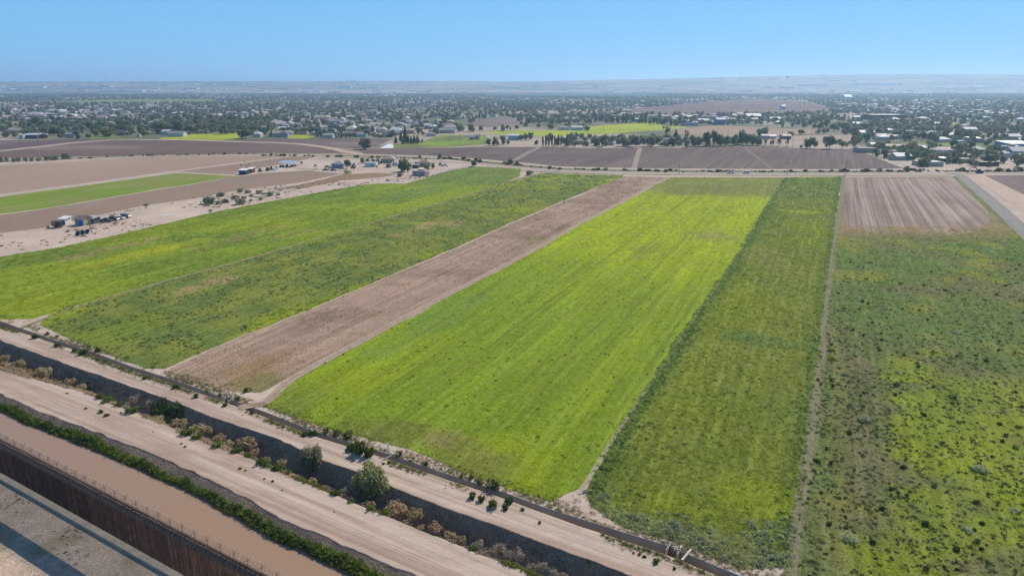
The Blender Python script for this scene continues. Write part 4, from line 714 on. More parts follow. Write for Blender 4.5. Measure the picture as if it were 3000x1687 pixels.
# the two trees standing in the ditch
M_tree_a = mat_leaf('salt_cedar_leaf', (0.29, 0.29, 0.175), trans=.5, rnd=0); M_tree_b = mat_leaf('willow_leaf', (0.34, 0.36, 0.17), trans=.52, rnd=0)
def tree(name, label, loc, h, w, crown_me, trunk, group=None, cat='tree', rz=None, z0=0.0):
    t = thing(name, label, cat, loc, random.uniform(0, 6.28) if rz is None else rz, group)
    c = obj('crown', crown_me, t); c.scale = (w / 1.45, w / 1.45, h - z0); c.location = (0, 0, z0)
    k = obj('trunk', trunk, t); k.scale = (max(h * .16, .4) * .8, max(h * .16, .4) * .8, h * .62); return t
TRUNKS = [trunk_me('trunk', 1.0, .16, M_bark, 500 + k, 1.2) for k in range(4)]
for (px_, py_, w_, h_, m_, lab) in ((917, 1388, 4.0, 5.6, M_tree_a, 'olive green feathery tree growing up out of the drain ditch'), (1087, 1462, 5.0, 6.3, M_tree_b, 'bushy round pale green tree in the drain ditch')):
    X, Y = G(px_, py_, -2.4)
    tree('tree', lab, (X, Y, -2.5), h_, w_, crown('crown', 'round', 4200, .05, m_, int(px_), 1, 1, 0, 22), TRUNKS[0], z0=.2)

# ================================================================== STEEL BOLLARD WALL with razor wire
M_rust = mat('rusted_steel', (0.105, 0.05, 0.035), .85, .35, 1.2, bump=.2); M_rust2 = mat('rusted_plate', (0.11, 0.06, 0.045), .85, .3, .7)
M_wire = mat('razor_wire_steel', (0.36, 0.33, 0.31), .5, .1, 2, metal=.6); M_foot = mat('footing_concrete', (0.42, 0.35, 0.27), .9, .15, 1.0, bump=.2)
AW = math.atan2(DS[1], DS[0]); WALL_H = 7.0
def W3(s, dt, z): p = xy(np.array(s), np.array(T_WALL + dt)); return (float(p[0]), float(p[1]), z)
wall = thing('border_wall', 'tall rusted steel bollard wall topped with coils of razor wire', 'wall', W3(-97, 0, 0), AW)
S0, S1 = -172.0, -12.0; LW = S1 - S0; c0 = (S0 + S1) / 2 + 97
def wpart(name, mb, mats, parent=wall, smooth=False): return mb.part(name, mats, parent, smooth)
wpart('footing', MB().box((c0, -.32, -.4), (LW, 1.25, .78)), M_foot)
bm_bs = [MB().box((0, 0, 0), (.112, .112, WALL_H - .38), R(45)).me('bollard', mat('rusted_bollard_%d' % k, c_, .85, .35, 1.2)) for k, c_ in enumerate(((.11, .055, .038), (.08, .044, .034), (.15, .078, .052), (.09, .042, .032), (.065, .042, .035)))]
nb_all = int(LW / .262); rest = MB()
for k in range(nb_all):
    xs = S0 + 97 + .1 + k * .262
    if -128 < xs - 97 < -52:
        o = obj('bollard', random.choice(bm_bs), wall, (xs, 0, .33))
    else: rest.box((xs, 0, .33), (.112, .112, WALL_H - .38), R(45))
tag(wpart('bollard', rest, M_rust), kind='stuff')
pl = MB().box((0, .125, WALL_H - 1.75), (2.40, .03, 1.75)).me('plate', M_rust2)
npl = int(LW / 2.42)
for k in range(npl): obj('plate', pl, wall, (S0 + 97 + 1.2 + k * 2.42, 0, 0))
rl = MB().box((c0, .06, WALL_H), (LW, .26, .09)); wpart('top_rail', rl, M_rust2)
def coil(x0, x1, y, z, rad, pitch, wr, seed):
    n = int((x1 - x0) / pitch * 11); rng = np.random.default_rng(seed); k = np.arange(n)
    x = x0 + k * (x1 - x0) / n + .08 * np.sin(k * .37); a = k * 2 * math.pi / 11 + .3 * fbm(x * .3, x * 0, seed, 2)
    rr = rad * (1 + .25 * (fbm(x * .8, x * 0, seed + 1, 3) - .5)); sag = .22 * (fbm(x * .12, x * 0, seed + 2, 2) - .5)
    C = np.stack([x, y + rr * np.cos(a), z + sag + rr * np.sin(a)], 1); d = np.gradient(C, axis=0); d /= np.linalg.norm(d, axis=1)[:, None]
    u = np.cross(d, [1, 0, 0]); u /= np.linalg.norm(u, axis=1)[:, None]; w = np.cross(d, u)
    V = np.stack([C + wr * u, C - .5 * wr * u + .87 * wr * w, C - .5 * wr * u - .87 * wr * w], 1).reshape(-1, 3)
    i = np.arange(n - 1)[:, None] * 3 + np.arange(3)[None]; j = np.arange(n - 1)[:, None] * 3 + (np.arange(3)[None] + 1) % 3
    return mesh('razor_wire', V, np.stack([i, j, j + 3, i + 3], -1).reshape(-1, 4), M_wire)
for (y_, z_, r_, p_, sd) in ((-.42, WALL_H - .25, .36, .30, 1), (.25, WALL_H + .62, .45, .42, 2), (-.36, WALL_H - .72, .30, .36, 3)): obj('razor_wire', coil(S0 + 97, S1 + 97, y_, z_, r_, p_, .017, sd), wall)
ybr = MB().tube([(0, .15, -.5), (0, .15, .45), (0, .15, 1.25)], .028, 5).tube([(0, .15, .55), (0, .62, 1.0)], .022, 5).tube([(0, .15, .55), (0, -.35, .95)], .022, 5).me('outrigger', M_rust2)
for k in range(int(LW / 2.42)): obj('outrigger', ybr, wall, (S0 + 97 + .6 + k * 2.42, .05, WALL_H))

# ================================================================== small works on the concrete canal
M_wht = mat('white_paint', (.72, .71, .68), .6, .08, 1); M_gate = mat('gate_iron', (.10, .085, .08), .7, .2, 2); M_gatel = mat('weathered_gate', (.24, .185, .15), .8, .2, 2); M_tan = mat('tan_block', (.44, .35, .26), .9, .12, .8)
def headgate(name, px, py, label, slab=True, extra=True):
    X, Y = G(px, py); t = thing(name, label, 'canal gate', (X, Y, 0), AW)
    MB().box((0, .15, -1.4), (.22, 1.9, 1.62)).part('side_wall', M_conc_l, t); MB().box((1.5, .15, -1.4), (.22, 1.9, 1.62)).part('side_wall', M_conc_l, t)
    MB().box((.75, .05, -1.0), (1.26, .06, 1.25)).part('gate_leaf', M_gatel, t)
    fr = MB().box((.02, .05, .22), (.08, .1, .5)).box((1.48, .05, .22), (.08, .1, .5)).box((.75, .05, .72), (1.6, .1, .08)).part('gate_frame', M_gatel, t)
    MB().tube([(.75, .05, .25), (.75, .05, 1.0)], .03, 6).part('stem', M_gate, fr)
    if slab: MB().box((2.6, -.3, .06), (.3, 2.9, .12), R(-8)).part('foot_plank', M_conc_l, t)
    return t
headgate('headgate', 1958, 1603, 'iron slide gate in concrete with a plank over the canal below the sagebrush')
headgate('headgate', 665, 1166, 'small iron slide gate in the canal at the end of the bare strip', False)
t = thing('standpipe', 'white post and thin plank over the canal beside a dark bush', 'standpipe', (*G(1136, 1330), 0), AW)
MB().tube([(0, .3, -.2), (-.12, .35, 1.0), (-.25, .4, 1.9)], .13, 8).part('post', M_wht, t); MB().box((.9, -.7, .1), (.14, 2.8, .1), R(-14)).part('plank', M_conc_l, t)
MB().box((.9, .3, -.4), (.9, .5, .75)).part('inlet_box', M_conc_l, t)
for k in range(6):
    X, Y = G(1977 + (k % 3) * 7, 1606 + (k // 3) * 6 + (k % 3) * 1.5); o = MB().box((0, 0, 0), (.32, .24, .34), random.uniform(0, 1), 0, .85).me('concrete_block', M_conc_l)
    tag(obj('concrete_block', o, None, (X, Y, 0)), 'pale concrete block lying beside the plank by the sagebrush', 'block', 'concrete blocks beside the canal gate')

# ================================================================== builders: houses, vehicles, poles
_MC = {}
def cm(c, rough=.75, metal=0.0, var=.1):
    k = (tuple(round(v, 3) for v in c), rough, metal)
    if k not in _MC: _MC[k] = mat('paint_%d' % len(_MC), c, rough, var, .6, metal)
    return _MC[k]
GLASS = mat('dark_glass', (.03, .035, .045), .15, .05, 1, spec=.6); TYRE = mat('tyre_rubber', (.025, .025, .027), .9, .1, 2); CHROME = mat('pale_metal', (.5, .5, .5), .4, .1, 2, metal=.6)
_HC = {}
def house_meshes(kind, w, d, h, wc, rc):
    key = (kind, w, d, h, wc, rc)
    if key in _HC: return _HC[key]
    wm, rm = cm(wc), cm(rc, .6); o = .45
    if kind == 'gable':
        r = d * .24
        wall_ = MB().prism([(-d / 2, 0), (d / 2, 0), (d / 2, h), (0, h + r), (-d / 2, h)], -w / 2, w / 2, 'x')
        roof_ = MB()
        for sg in (1, -1):
            roof_.prism([(sg * (d / 2 + o), h - .35 * r / d * 2 * o + .04), (sg * (d / 2 + o), h - .35 * r / d * 2 * o + .18), (0, h + r + .22), (0, h + r + .06)][::sg], -w / 2 - o, w / 2 + o, 'x')
    elif kind == 'hip':
        r = d * .26; wall_ = MB().box((0, 0, 0), (w, d, h))
        a, b = w / 2 + o, d / 2 + o; q = max(a - b, .3)
        roof_ = MB().add([(-a, -b, h + .02), (a, -b, h + .02), (a, b, h + .02), (-a, b, h + .02), (-a, -b, h + .2), (a, -b, h + .2), (a, b, h + .2), (-a, b, h + .2), (-q, 0, h + r), (q, 0, h + r)],
                         [(0, 3, 2, 1), (0, 1, 5, 4), (1, 2, 6, 5), (2, 3, 7, 6), (3, 0, 4, 7), (4, 5, 9, 8), (6, 7, 8, 9), (5, 6, 9), (7, 4, 8)])
    elif kind == 'shed':
        wall_ = MB().prism([(-d / 2, 0), (d / 2, 0), (d / 2, h * 1.22), (-d / 2, h)], -w / 2, w / 2, 'x')
        roof_ = MB().prism([(-d / 2 - o, h - .02), (d / 2 + o, h * 1.22 + .06), (d / 2 + o, h * 1.22 + .2), (-d / 2 - o, h + .12)], -w / 2 - o, w / 2 + o, 'x')
    else:  # flat with parapet
        wall_ = MB().box((0, 0, 0), (w, d, h))
        roof_ = MB().box((0, 0, h + .01), (w + .1, d + .1, .1))
        for (x, y, a, b) in ((0, d / 2, w + .2, .25), (0, -d / 2, w + .2, .25), (w / 2, 0, .25, d - .3), (-w / 2, 0, .25, d - .3)): roof_.box((x, y, h + .012), (a, b, .4))
    _HC[key] = (wall_.me('wall', wm), roof_.me('roof', rm)); return _HC[key]
def house(name, label, x, y, w, d, h, kind, wc, rc, rot=0.0, group=None, cat='house', openings=()):
    """openings: (side, offset, width, height, sill, 'door'|'window', colour)"""
    w, d, h = round(w * 2) / 2, round(d * 2) / 2, round(h * 5) / 5
    t = thing(name, label, cat, (x, y, 0), rot, group); a, b = house_meshes(kind, w, d, h, wc, rc)
    wl = obj('wall', a, t); obj('roof', b, t)
    for (side, off, ow, oh, sill, what, colr) in openings:
        m_ = GLASS if colr is None else cm(colr); fm_ = cm((.6, .58, .54)); mb = MB(); fb = MB()
        if side in 'FB':
            sg = -1 if side == 'F' else 1; mb.box((off, sg * (d / 2 + .02), sill), (ow, .06, oh)); fb.box((off, sg * (d / 2 + .03), sill + oh), (ow + .2, .12, .1)).box((off, sg * (d / 2 + .03), sill - .1), (ow + .2, .12, .09))
        else:
            sg = -1 if side == 'L' else 1; mb.box((sg * (w / 2 + .02), off, sill), (.06, ow, oh)); fb.box((sg * (w / 2 + .03), off, sill + oh), (.12, ow + .2, .1)).box((sg * (w / 2 + .03), off, sill - .1), (.12, ow + .2, .09))
        p = mb.part(what, m_, t); fb.part('frame', fm_, p)
    return t
def hpx(name, label, px0, px1, py, d, h, kind, wc, rc, rot=0.0, **kw):
    """front edge of a building seen from px0 to px1 on the ground row py"""
    X, Y = G((px0 + px1) / 2, py); w = (px1 - px0) * mpp(py); return house(name, label, X, Y + d / 2 * math.cos(rot), max(w, 2.0), d, h, kind, wc, rc, rot, **kw)
_VC = {}
def vehicle(kind, label, px, py, rot, paint, group=None, loc=None):
    X, Y = loc or G(px, py); nm = {'pickup': 'pickup_truck', 'suv': 'suv', 'sedan': 'car', 'van': 'van'}[kind]
    t = thing(nm, label, {'pickup': 'truck', 'suv': 'suv', 'sedan': 'car', 'van': 'van'}[kind], (X, Y, .05), rot, group)
    Lg, Wd = {'pickup': (5.6, 1.95), 'suv': (4.9, 1.9), 'sedan': (4.7, 1.8), 'van': (5.1, 1.95)}[kind]
    key = (kind, paint)
    if key not in _VC:
        pm = cm(paint, .3, 0.0, .03)
        if kind == 'pickup':
            bp = [(-2.8, .45), (2.75, .45), (2.8, .8), (2.65, 1.08), (1.2, 1.15), (1.0, 1.15), (-2.75, 1.15), (-2.8, .9)]; cp = [(1.25, 1.13), (.55, 1.72), (-.75, 1.75), (-.95, 1.13)]; wx = (1.75, -1.75)
        elif kind == 'sedan':
            bp = [(-2.3, .4), (2.3, .4), (2.35, .7), (2.1, .9), (.9, .97), (-1.6, 1.0), (-2.3, .95)]; cp = [(1.05, .95), (.3, 1.42), (-.95, 1.44), (-1.7, .98)]; wx = (1.4, -1.4)
        else:
            bp = [(-2.4, .45), (2.4, .45), (2.45, .8), (2.25, 1.05), (1.2, 1.12), (-2.4, 1.12)]; cp = [(1.35, 1.1), (.65, 1.74), (-2.15, 1.78), (-2.38, 1.1)]; wx = (1.45, -1.45)
        body = MB().prism(bp, -Wd / 2, Wd / 2)
        if kind == 'pickup': body.box((-1.85, 0, 1.152), (1.7, Wd - .3, .004), 0, 1)
        k = .84; cab = MB(); n = len(cp)
        V = [(x, -Wd / 2 * (.95 if z < 1.2 else k), z) for x, z in cp] + [(x, Wd / 2 * (.95 if z < 1.2 else k), z) for x, z in cp]
        cab.add(V, [(3, 2, 1, 0), (4, 5, 6, 7)] + [(i, (i + 1) % n, n + (i + 1) % n, n + i) for i in range(n)])
        rf = MB().add([(cp[1][0] + .02, -Wd / 2 * k - .01, cp[1][1] + .01), (cp[2][0] - .02, -Wd / 2 * k - .01, cp[2][1] + .01), (cp[2][0] - .02, Wd / 2 * k + .01, cp[2][1] + .01), (cp[1][0] + .02, Wd / 2 * k + .01, cp[1][1] + .01), (cp[1][0], -Wd / 2 * k, cp[1][1] + .06), (cp[2][0], -Wd / 2 * k, cp[2][1] + .06), (cp[2][0], Wd / 2 * k, cp[2][1] + .06), (cp[1][0], Wd / 2 * k, cp[1][1] + .06)],
                      [(0, 3, 2, 1), (4, 5, 6, 7), (0, 1, 5, 4), (1, 2, 6, 5), (2, 3, 7, 6), (3, 0, 4, 7)])
        wh = MB().tube([(0, -.12, 0), (0, .12, 0)], .36, 12).me('tyre', TYRE); rim = MB().tube([(0, -.13, 0), (0, .13, 0)], .2, 8).me('rim', CHROME)
        _VC[key] = (body.me('body', [pm, TYRE]), cab.me('windows', GLASS), rf.me('roof', pm), wh, rim, wx)
    bo, ca, rf, wh, rim, wx = _VC[key]
    obj('body', bo, t); obj('windows', ca, t); obj('roof', rf, t)
    for x in wx:
        for y in (-Wd / 2 + .1, Wd / 2 - .1):
            w = obj('wheel', wh, t, (x, y, .36)); obj('rim', rim, w)
    return t
M_pole = mat('weathered_pole', (.16, .125, .10), .9, .2, 1.5)
def pole(label, px, py, hpx_, lean=0.0, arm=True, group=None):
    X, Y = G(px, py); h = hpx_ * mpp(py); t = thing('utility_pole', label, 'utility pole', (X, Y, 0), R(20), group)
    MB().tube([(0, 0, -.3), (lean * .5, 0, h * .5), (lean, 0, h)], [.17, .15, .11], 7).part('pole', M_pole, t)
    if arm:
        a = MB().box((lean, 0, h - .9), (.12, 2.2, .14)).part('crossarm', M_pole, t)
        for y in (-.95, -.4, .4, .95): MB().tube([(lean, y, h - .76), (lean, y, h - .55)], .06, 6).part('insulator', M_gate, a)
    return t

# ================================================================== the small yard beside the left field
WHITE, TAN, GREY, DKGREY, BROWN, PINK, CREAM, BLUE = (.74, .73, .70), (.42, .32, .22), (.36, .37, .38), (.10, .11, .12), (.2, .14, .1), (.52, .36, .32), (.58, .5, .38), (.02, .17, .5)
hpx('shed', 'white shed with a blue door in the sandy yard', 174, 198, 657, 3.5, 2.3, 'shed', WHITE, WHITE, R(-14), cat='shed', openings=[('F', .9, .9, 1.8, 0.02, 'door', (.03, .10, .28)), ('F', -.6, .7, .7, 1.0, 'window', None)])
hpx('shed', 'tan shed with a big bright blue door', 222, 252, 661, 5.0, 2.9, 'gable', TAN, (.25, .19, .16), R(-16), cat='shed', openings=[('F', 1.2, 2.5, 2.5, .02, 'door', BLUE), ('L', .3, 1.0, 1.0, 1.1, 'window', None)])
t = hpx('shelter', 'dark open fronted lean-to joined to the tan shed', 254, 281, 656, 4.0, 2.5, 'shed', (.07, .09, .10), (.4, .41, .38), R(-14), cat='shelter', openings=[('F', -1.4, 1.3, 1.9, .02, 'door', (.02, .02, .025)), ('F', 1.4, 1.2, .9, 1.0, 'window', None)])
X, Y = G(165, 668); t = thing('stock_trailer', 'black slatted livestock trailer among scrap', 'trailer', (X, Y + 1.5, 0), R(-12))
MB().box((0, 0, .55), (4.6, 2.1, .14)).part('bed', cm((.05, .045, .04)), t)
for s_ in (-1, 1):
    for k in range(5): MB().box((0, s_ * 1.02, .85 + k * .38), (4.6, .06, .24)).part('slat', cm((.04, .035, .035)), t)
    for k in range(6): MB().box((-2.25 + k * .9, s_ * 1.08, .6), (.09, .07, 2.15)).part('post', cm((.09, .06, .05)), t)
    for x in (-.5, .5): MB().tube([(x, s_ * 1.12 - .1, .38), (x, s_ * 1.12 + .1, .38)], .38, 10).part('wheel', TYRE, t)
MB().box((0, 0, 2.76), (4.7, 2.2, .08)).part('roof', cm((.06, .055, .05)), t)
for k, (px_, py_) in enumerate(((218, 694), (232, 691), (246, 688))):
    X, Y = G(px_ + 7, py_); t = thing('solar_panel', ['solar panel at the end of the row toward the steel wall', 'middle solar panel of the row of three', 'solar panel next to the leaning pole'][k], 'solar panel', (X, Y, 0), R(-14), 'row of three solar panels')
    c_, s_ = math.cos(R(52)), math.sin(R(52))
    def tilt(mb, y0, y1, x0, x1, th, o=0.0):
        V = []
        for dz in (0, th):
            for x, y in ((x0, y0), (x1, y0), (x1, y1), (x0, y1)): V.append((x, y * c_ - (dz + o) * s_, .35 + y * s_ + (dz + o) * c_))
        return mb.add(V, [(0, 3, 2, 1), (4, 5, 6, 7), (0, 1, 5, 4), (1, 2, 6, 5), (2, 3, 7, 6), (3, 0, 4, 7)])
    tilt(MB(), 0, 2.1, -1.08, 1.08, .05).part('frame', cm((.45, .45, .46), .5), t)
    for a in range(2): tilt(MB(), .06 + a * 1.02, 1.03 + a * 1.02, -1.02, 1.02, .012, .052).part('panel', mat('solar_glass_%d%d' % (k, a), (.012, .016, .035), .25, .1, 3), t)
    for x in (-.9, .9): MB().tube([(x, 1.25, -.1), (x, 1.2, 1.75)], .05, 6).part('leg', CHROME, t); MB().tube([(x, .1, -.1), (x, .1, .45)], .05, 6).part('leg', CHROME, t)
pole('leaning utility pole between the solar panels and the tan shed', 271, 683, 57, -1.2, False)
vehicle('pickup', 'dark blue pickup truck parked beside the red implement', 313, 650, R(-12), (.03, .045, .07)); vehicle('suv', 'black vehicle wedged behind the white car in the yard', 336, 646, R(-16), (.02, .023, .026)); vehicle('sedan', 'white car parked in the row at the sandy yard', 354, 642, R(-20), (.62, .63, .63)); vehicle('suv', 'dark suv at the far end of the sandy yard row', 369, 638, R(-12), (.03, .035, .04))
X, Y = G(290, 651); t = thing('farm_implement', 'dark red farm implement between the lean-to and the pickup', 'implement', (X, Y, 0), R(-14))
MB().box((0, 0, .6), (2.6, .18, .18)).box((0, .9, .6), (2.6, .18, .18)).box((0, .45, .75), (.2, 1.6, .2)).part('frame', cm((.22, .03, .03)), t)
for k in range(6): MB().tube([(-1.2 + k * .48, -.25, .3), (-1.15 + k * .48, .25, .3)], .3, 8).part('disc', cm((.12, .07, .06)), t)
MB().box((.3, .3, .95), (1.2, .7, .7), 0, 0, .8).part('hopper', cm((.18, .05, .05)), t)
for (px_, py_, w_, d_, h_, c_, lab) in ((279, 685, 1.4, .9, .6, (.5, .47, .42), 'pale crate beside the leaning pole'), (197, 678, 2.2, 1.0, .25, (.12, .11, .11), 'dark low scrap pile near the solar panels'), (205, 652, 1.8, 1.4, .4, (.55, .5, .44), 'pale scrap heap beside the white shed'), (140, 668, 1.2, 1.2, .8, (.08, .08, .08), 'dark scrap drum beside the black trailer')):
    X, Y = G(px_, py_); b = MB()
    for k in range(4): b.box((random.uniform(-.3, .3) * w_, random.uniform(-.3, .3) * d_, k * h_ * .22), (w_ * random.uniform(.4, .8), d_ * random.uniform(.4, .8), h_ * .3), random.uniform(0, 3))
    tag(obj('scrap_pile', b.me('scrap_pile', cm(c_)), None, (X, Y, 0)), lab, 'scrap')
for k, (px_, py_) in enumerate(((478, 632), (492, 634), (505, 633), (465, 637), (498, 629))):
    X, Y = G(px_, py_); o = MB().box((0, 0, 0), (2.2, 1.1, .12), random.uniform(0, 3)).box((.4, .3, .12), (1.2, .8, .1), random.uniform(0, 3)).me('debris_sheet', cm((.62, .60, .56)))
    tag(obj('debris_sheet', o, None, (X, Y, 0)), 'whitish debris sheet lying on the sandy track', 'debris', 'debris sheets on the sandy track')

# ================================================================== the farmstead by the far road
hpx('shed', 'dark blue shed with a white roof at the end of the farm row', 701, 724, 512, 5, 3.0, 'shed', (.03, .05, .09), WHITE, R(-8), cat='shed', openings=[('F', 0, 2.0, 2.2, .02, 'door', (.02, .03, .05))])
hpx('shed', 'maroon shed with a white roof beside the dark blue shed', 726, 741, 507, 4.5, 2.9, 'shed', (.20, .035, .05), WHITE, R(-8), cat='shed', openings=[('F', 0, 1.4, 2.0, .02, 'door', (.12, .03, .035))])
X, Y = G(840, 490); t = thing('canopy', 'long open canopy with a pale blue metal roof', 'canopy', (X, Y + 4, 0), R(-10))
MB().prism([(-4.5, 3.1), (4.5, 3.9), (4.5, 4.02), (-4.5, 3.22)], -6.6, 6.6, 'x').part('roof', cm((.30, .42, .58), .5), t)
for x in (-6.2, -3.1, 0, 3.1, 6.2):
    MB().tube([(x, -4.2, -.2), (x, -4.2, 3.12)], .09, 6).part('post', M_gate, t); MB().tube([(x, 4.2, -.2), (x, 4.2, 3.85)], .09, 6).part('post', M_gate, t)
for k in range(7): MB().box((-5.4 + k * 1.8, random.uniform(-2.5, 2), 0), (1.3, 1.6, random.uniform(.8, 1.7)), random.uniform(0, .5)).part('stored_bale', cm((.09, .075, .07) if k % 2 else (.14, .11, .09)), t)
def tractor(label, px, py, c, rot):
    X, Y = G(px, py); t = thing('tractor', label, 'tractor', (X, Y, 0), rot)
    MB().box((.8, 0, .8), (2.0, .8, .7), 0, 0, .95).part('hood', cm(c, .5), t); MB().box((-.7, 0, .7), (1.2, 1.0, .5)).part('chassis', cm(c, .5), t)
    MB().box((-.6, 0, 1.2), (1.3, 1.2, 1.3), 0, 0, .88).part('cab', GLASS, t); MB().box((-.6, 0, 2.52), (1.5, 1.4, .12)).part('cab_roof', cm(c, .5), t)
    for y in (-.85, .85): MB().tube([(-.8, y - .2, .75), (-.8, y + .2, .75)], .75, 12).part('wheel', TYRE, t); MB().tube([(1.4, y * .85 - .14, .45), (1.4, y * .85 + .14, .45)], .45, 10).part('wheel', TYRE, t)
    MB().tube([(1.2, .25, 1.5), (1.2, .25, 2.3)], .05, 6).part('exhaust', M_gate, t)
tractor('dark green tractor beside the maroon shed', 763, 504, (.04, .07, .05), R(80)); tractor('dark green tractor next to the small white tanks', 785, 501, (.03, .09, .06), R(70)); tractor('grey tractor in front of the blue roofed canopy', 793, 498, (.12, .12, .13), R(200))
def tank(label, px, py, r, group=None):
    X, Y = G(px, py); t = thing('water_tank', label, 'tank', (X, Y, 0), 0, group)
    MB().tube([(0, 0, 0), (0, 0, r * 1.7), (0, 0, r * 2.0), (0, 0, r * 2.15)], [r, r, r * .75, r * .25], 14).part('shell', M_wht, t); MB().tube([(0, 0, r * 2.13), (0, 0, r * 2.25)], r * .2, 8).part('lid', M_gate, t)
tank('large white plastic tank beside the blue roofed canopy', 812, 495, 1.25); tank('small white tank between the tractors and the canopy', 801, 499, .75, 'pair of small white tanks'); tank('small white tank between the tractors and the canopy', 806, 499, .75, 'pair of small white tanks')
for (px_, py_) in ((706.5, 486), (723.5, 488), (730.5, 485), (715, 475)):
    X, Y = G(px_, py_); tag(obj('barrel', MB().tube([(0, 0, 0), (0, 0, .3), (0, 0, .6), (0, 0, .95)], [.36, .4, .4, .36], 10).me('barrel', cm((.08, .06, .05))), None, (X, Y, 0)), 'dark barrel standing alone on the bare plot behind the sheds', 'barrel', 'dark barrels on the bare plot')
def fence(label, p0, p1, n, h=1.3, c=(.2, .15, .11)):
    a, b = np.array(G(*p0)), np.array(G(*p1)); L_ = np.linalg.norm(b - a); t = thing('fence', label, 'fence', (a[0], a[1], 0), math.atan2(b[1] - a[1], b[0] - a[0])); m_ = cm(c)
    pm = MB().tube([(0, 0, -.2), (0, 0, h)], .08, 5).me('post', m_)
    for k in range(n + 1): obj('post', pm, t, (L_ * k / n, 0, 0))
    for z in (.45, .95): MB().box((L_ / 2, .1, h * z), (L_, .05, .1)).part('rail', m_, t)
fence('rough rail fence of the farmyard corral', (872, 498), (960, 502), 16); fence('rough rail fence in front of the grey house', (962, 502), (1010, 506), 9); fence('post fence along the upper end of the left crop', (1318, 502), (1386, 489), 12, 1.4)
X, Y = G(884, 485); t = thing('notice_board', 'pale board on posts in the corral', 'board', (X, Y, 0)); MB().box((0, 0, 1.2), (2.0, .1, 2.0)).part('board', cm((.42, .38, .33)), t); [MB().box((x, .1, -.1), (.12, .1, 3.2)).part('post', M_pole, t) for x in (-.8, .8)]
X, Y = G(925, 497); t = thing('water_tower', 'dark box on tall thin posts beside the corral', 'stand', (X, Y, 0)); MB().box((0, 0, 2.6), (1.6, 1.2, 1.0)).part('box', cm((.08, .06, .055)), t); [MB().box((x, y, -.1), (.12, .12, 2.75)).part('post', M_pole, t) for x in (-.7, .7) for y in (-.5, .5)]
win = lambda *offs: [('F', o, 1.0, 1.1, 1.0, 'window', None) for o in offs]
hpx('house', 'grey farmhouse with a grey hip roof beside the dark tree', 972, 1008, 493, 8, 3.0, 'hip', (.33, .34, .36), (.30, .31, .34), R(-4), openings=win(-2.6, 2.4) + [('F', 0, 1.0, 2.0, .02, 'door', BROWN)])
hpx('garage', 'white garage with a flat roof and two doors', 1070, 1102, 489, 7, 2.8, 'flat', (.62, .63, .60), (.58, .57, .55), R(-3), cat='garage', openings=[('F', -2, 2.6, 2.2, .02, 'door', (.68, .68, .66)), ('F', 1.6, 1.6, 2.2, .02, 'door', (.35, .42, .40))])
hpx('house', 'tan farmhouse with a wide brown roof and a white chimney', 1116, 1156, 478, 10, 3.0, 'hip', (.50, .42, .33), (.33, .24, .19), R(0), openings=win(-3, 3) + [('F', 0, 1.0, 2.0, .02, 'door', BROWN)])
hpx('shed', 'small pink shed with a maroon front', 1131, 1147, 491, 3.5, 2.5, 'flat', PINK, (.55, .5, .47), R(-4), cat='shed', openings=[('F', -.7, 1.6, 1.9, .02, 'door', (.22, .05, .08))])
hpx('trailer_home', 'white trailer beside the large round tree', 1148, 1166, 487, 3, 2.6, 'flat', WHITE, (.66, .65, .62), R(-4), cat='trailer', openings=win(-1, 1))
hpx('house', 'low farmhouse with a dark brown roof behind the pink house', 1222, 1262, 489, 9, 2.7, 'hip', (.33, .27, .21), (.27, .2, .155), R(-2), openings=win(-2.5, 2.5))
hpx('carport', 'low white roofed carport in front of the farmhouse', 1208, 1227, 493, 4, 2.3, 'flat', (.12, .11, .1), WHITE, R(-2), cat='carport', openings=[('F', 0, 2.6, 1.9, .02, 'door', (.03, .03, .03))])
X, Y = G(1231, 515); t = hpx('house', 'pink stucco house with a flat roof at the field edge', 1211, 1252, 515, 7, 3.0, 'flat', PINK, (.60, .5, .45), R(-16), openings=[('F', 2.6, .9, 2.0, .02, 'door', (.3, .2, .16)), ('F', -2.5, .9, 1.0, 1.1, 'window', None), ('R', -1.8, .8, 1.6, .5, 'window', None), ('R', 0, .8, 1.6, .5, 'window', None), ('R', 1.8, .8, 1.6, .5, 'window', None)])
MB().box((.8, .8, 3.02), (5.0, 3.6, 1.1)).part('upper_block', cm((.56, .42, .37)), t)
hpx('shed', 'small brown block shed near the pink house', 1165, 1178, 518, 3, 2.2, 'flat', (.34, .24, .19), (.3, .22, .18), R(-14), cat='shed', openings=[('F', .4, .8, 1.7, .02, 'door', (.05, .04, .04))])
for (k_, px_, py_, rz_, c_, lab) in (('sedan', 960, 491, R(4), (.02, .022, .025), 'black car parked beside the grey farmhouse'), ('sedan', 955, 500, R(-4), (.05, .045, .045), 'dark car behind the rough rail fence'), ('sedan', 977, 501, R(-4), (.05, .065, .09), 'dark blue car in front of the grey farmhouse'), ('pickup', 1303, 487, R(-6), (.7, .7, .69), 'white pickup truck parked on the farmstead sand beside the tall pole'), ('sedan', 1178, 489, R(10), (.5, .5, .5), 'grey car beside the large round tree'),
    ('pickup', 2141, 508.5, R(2), (.78, .78, .77), 'white pickup truck stopped on the far gravel road'), ('van', 2185, 508.5, R(182), (.70, .71, .71), 'white van on the far gravel road behind the pickup')): vehicle(k_, lab, px_, py_, rz_, c_)
pole('utility pole beside the white pickup on the farmstead', 1293, 490, 40); pole('utility pole on the far road before the fallow strip', 1989, 512, 30); pole('utility pole on the far road at the end of the lime field', 2306, 513, 37); pole('tall utility pole at the corner of the pale plowed plot', 2475, 518, 45)
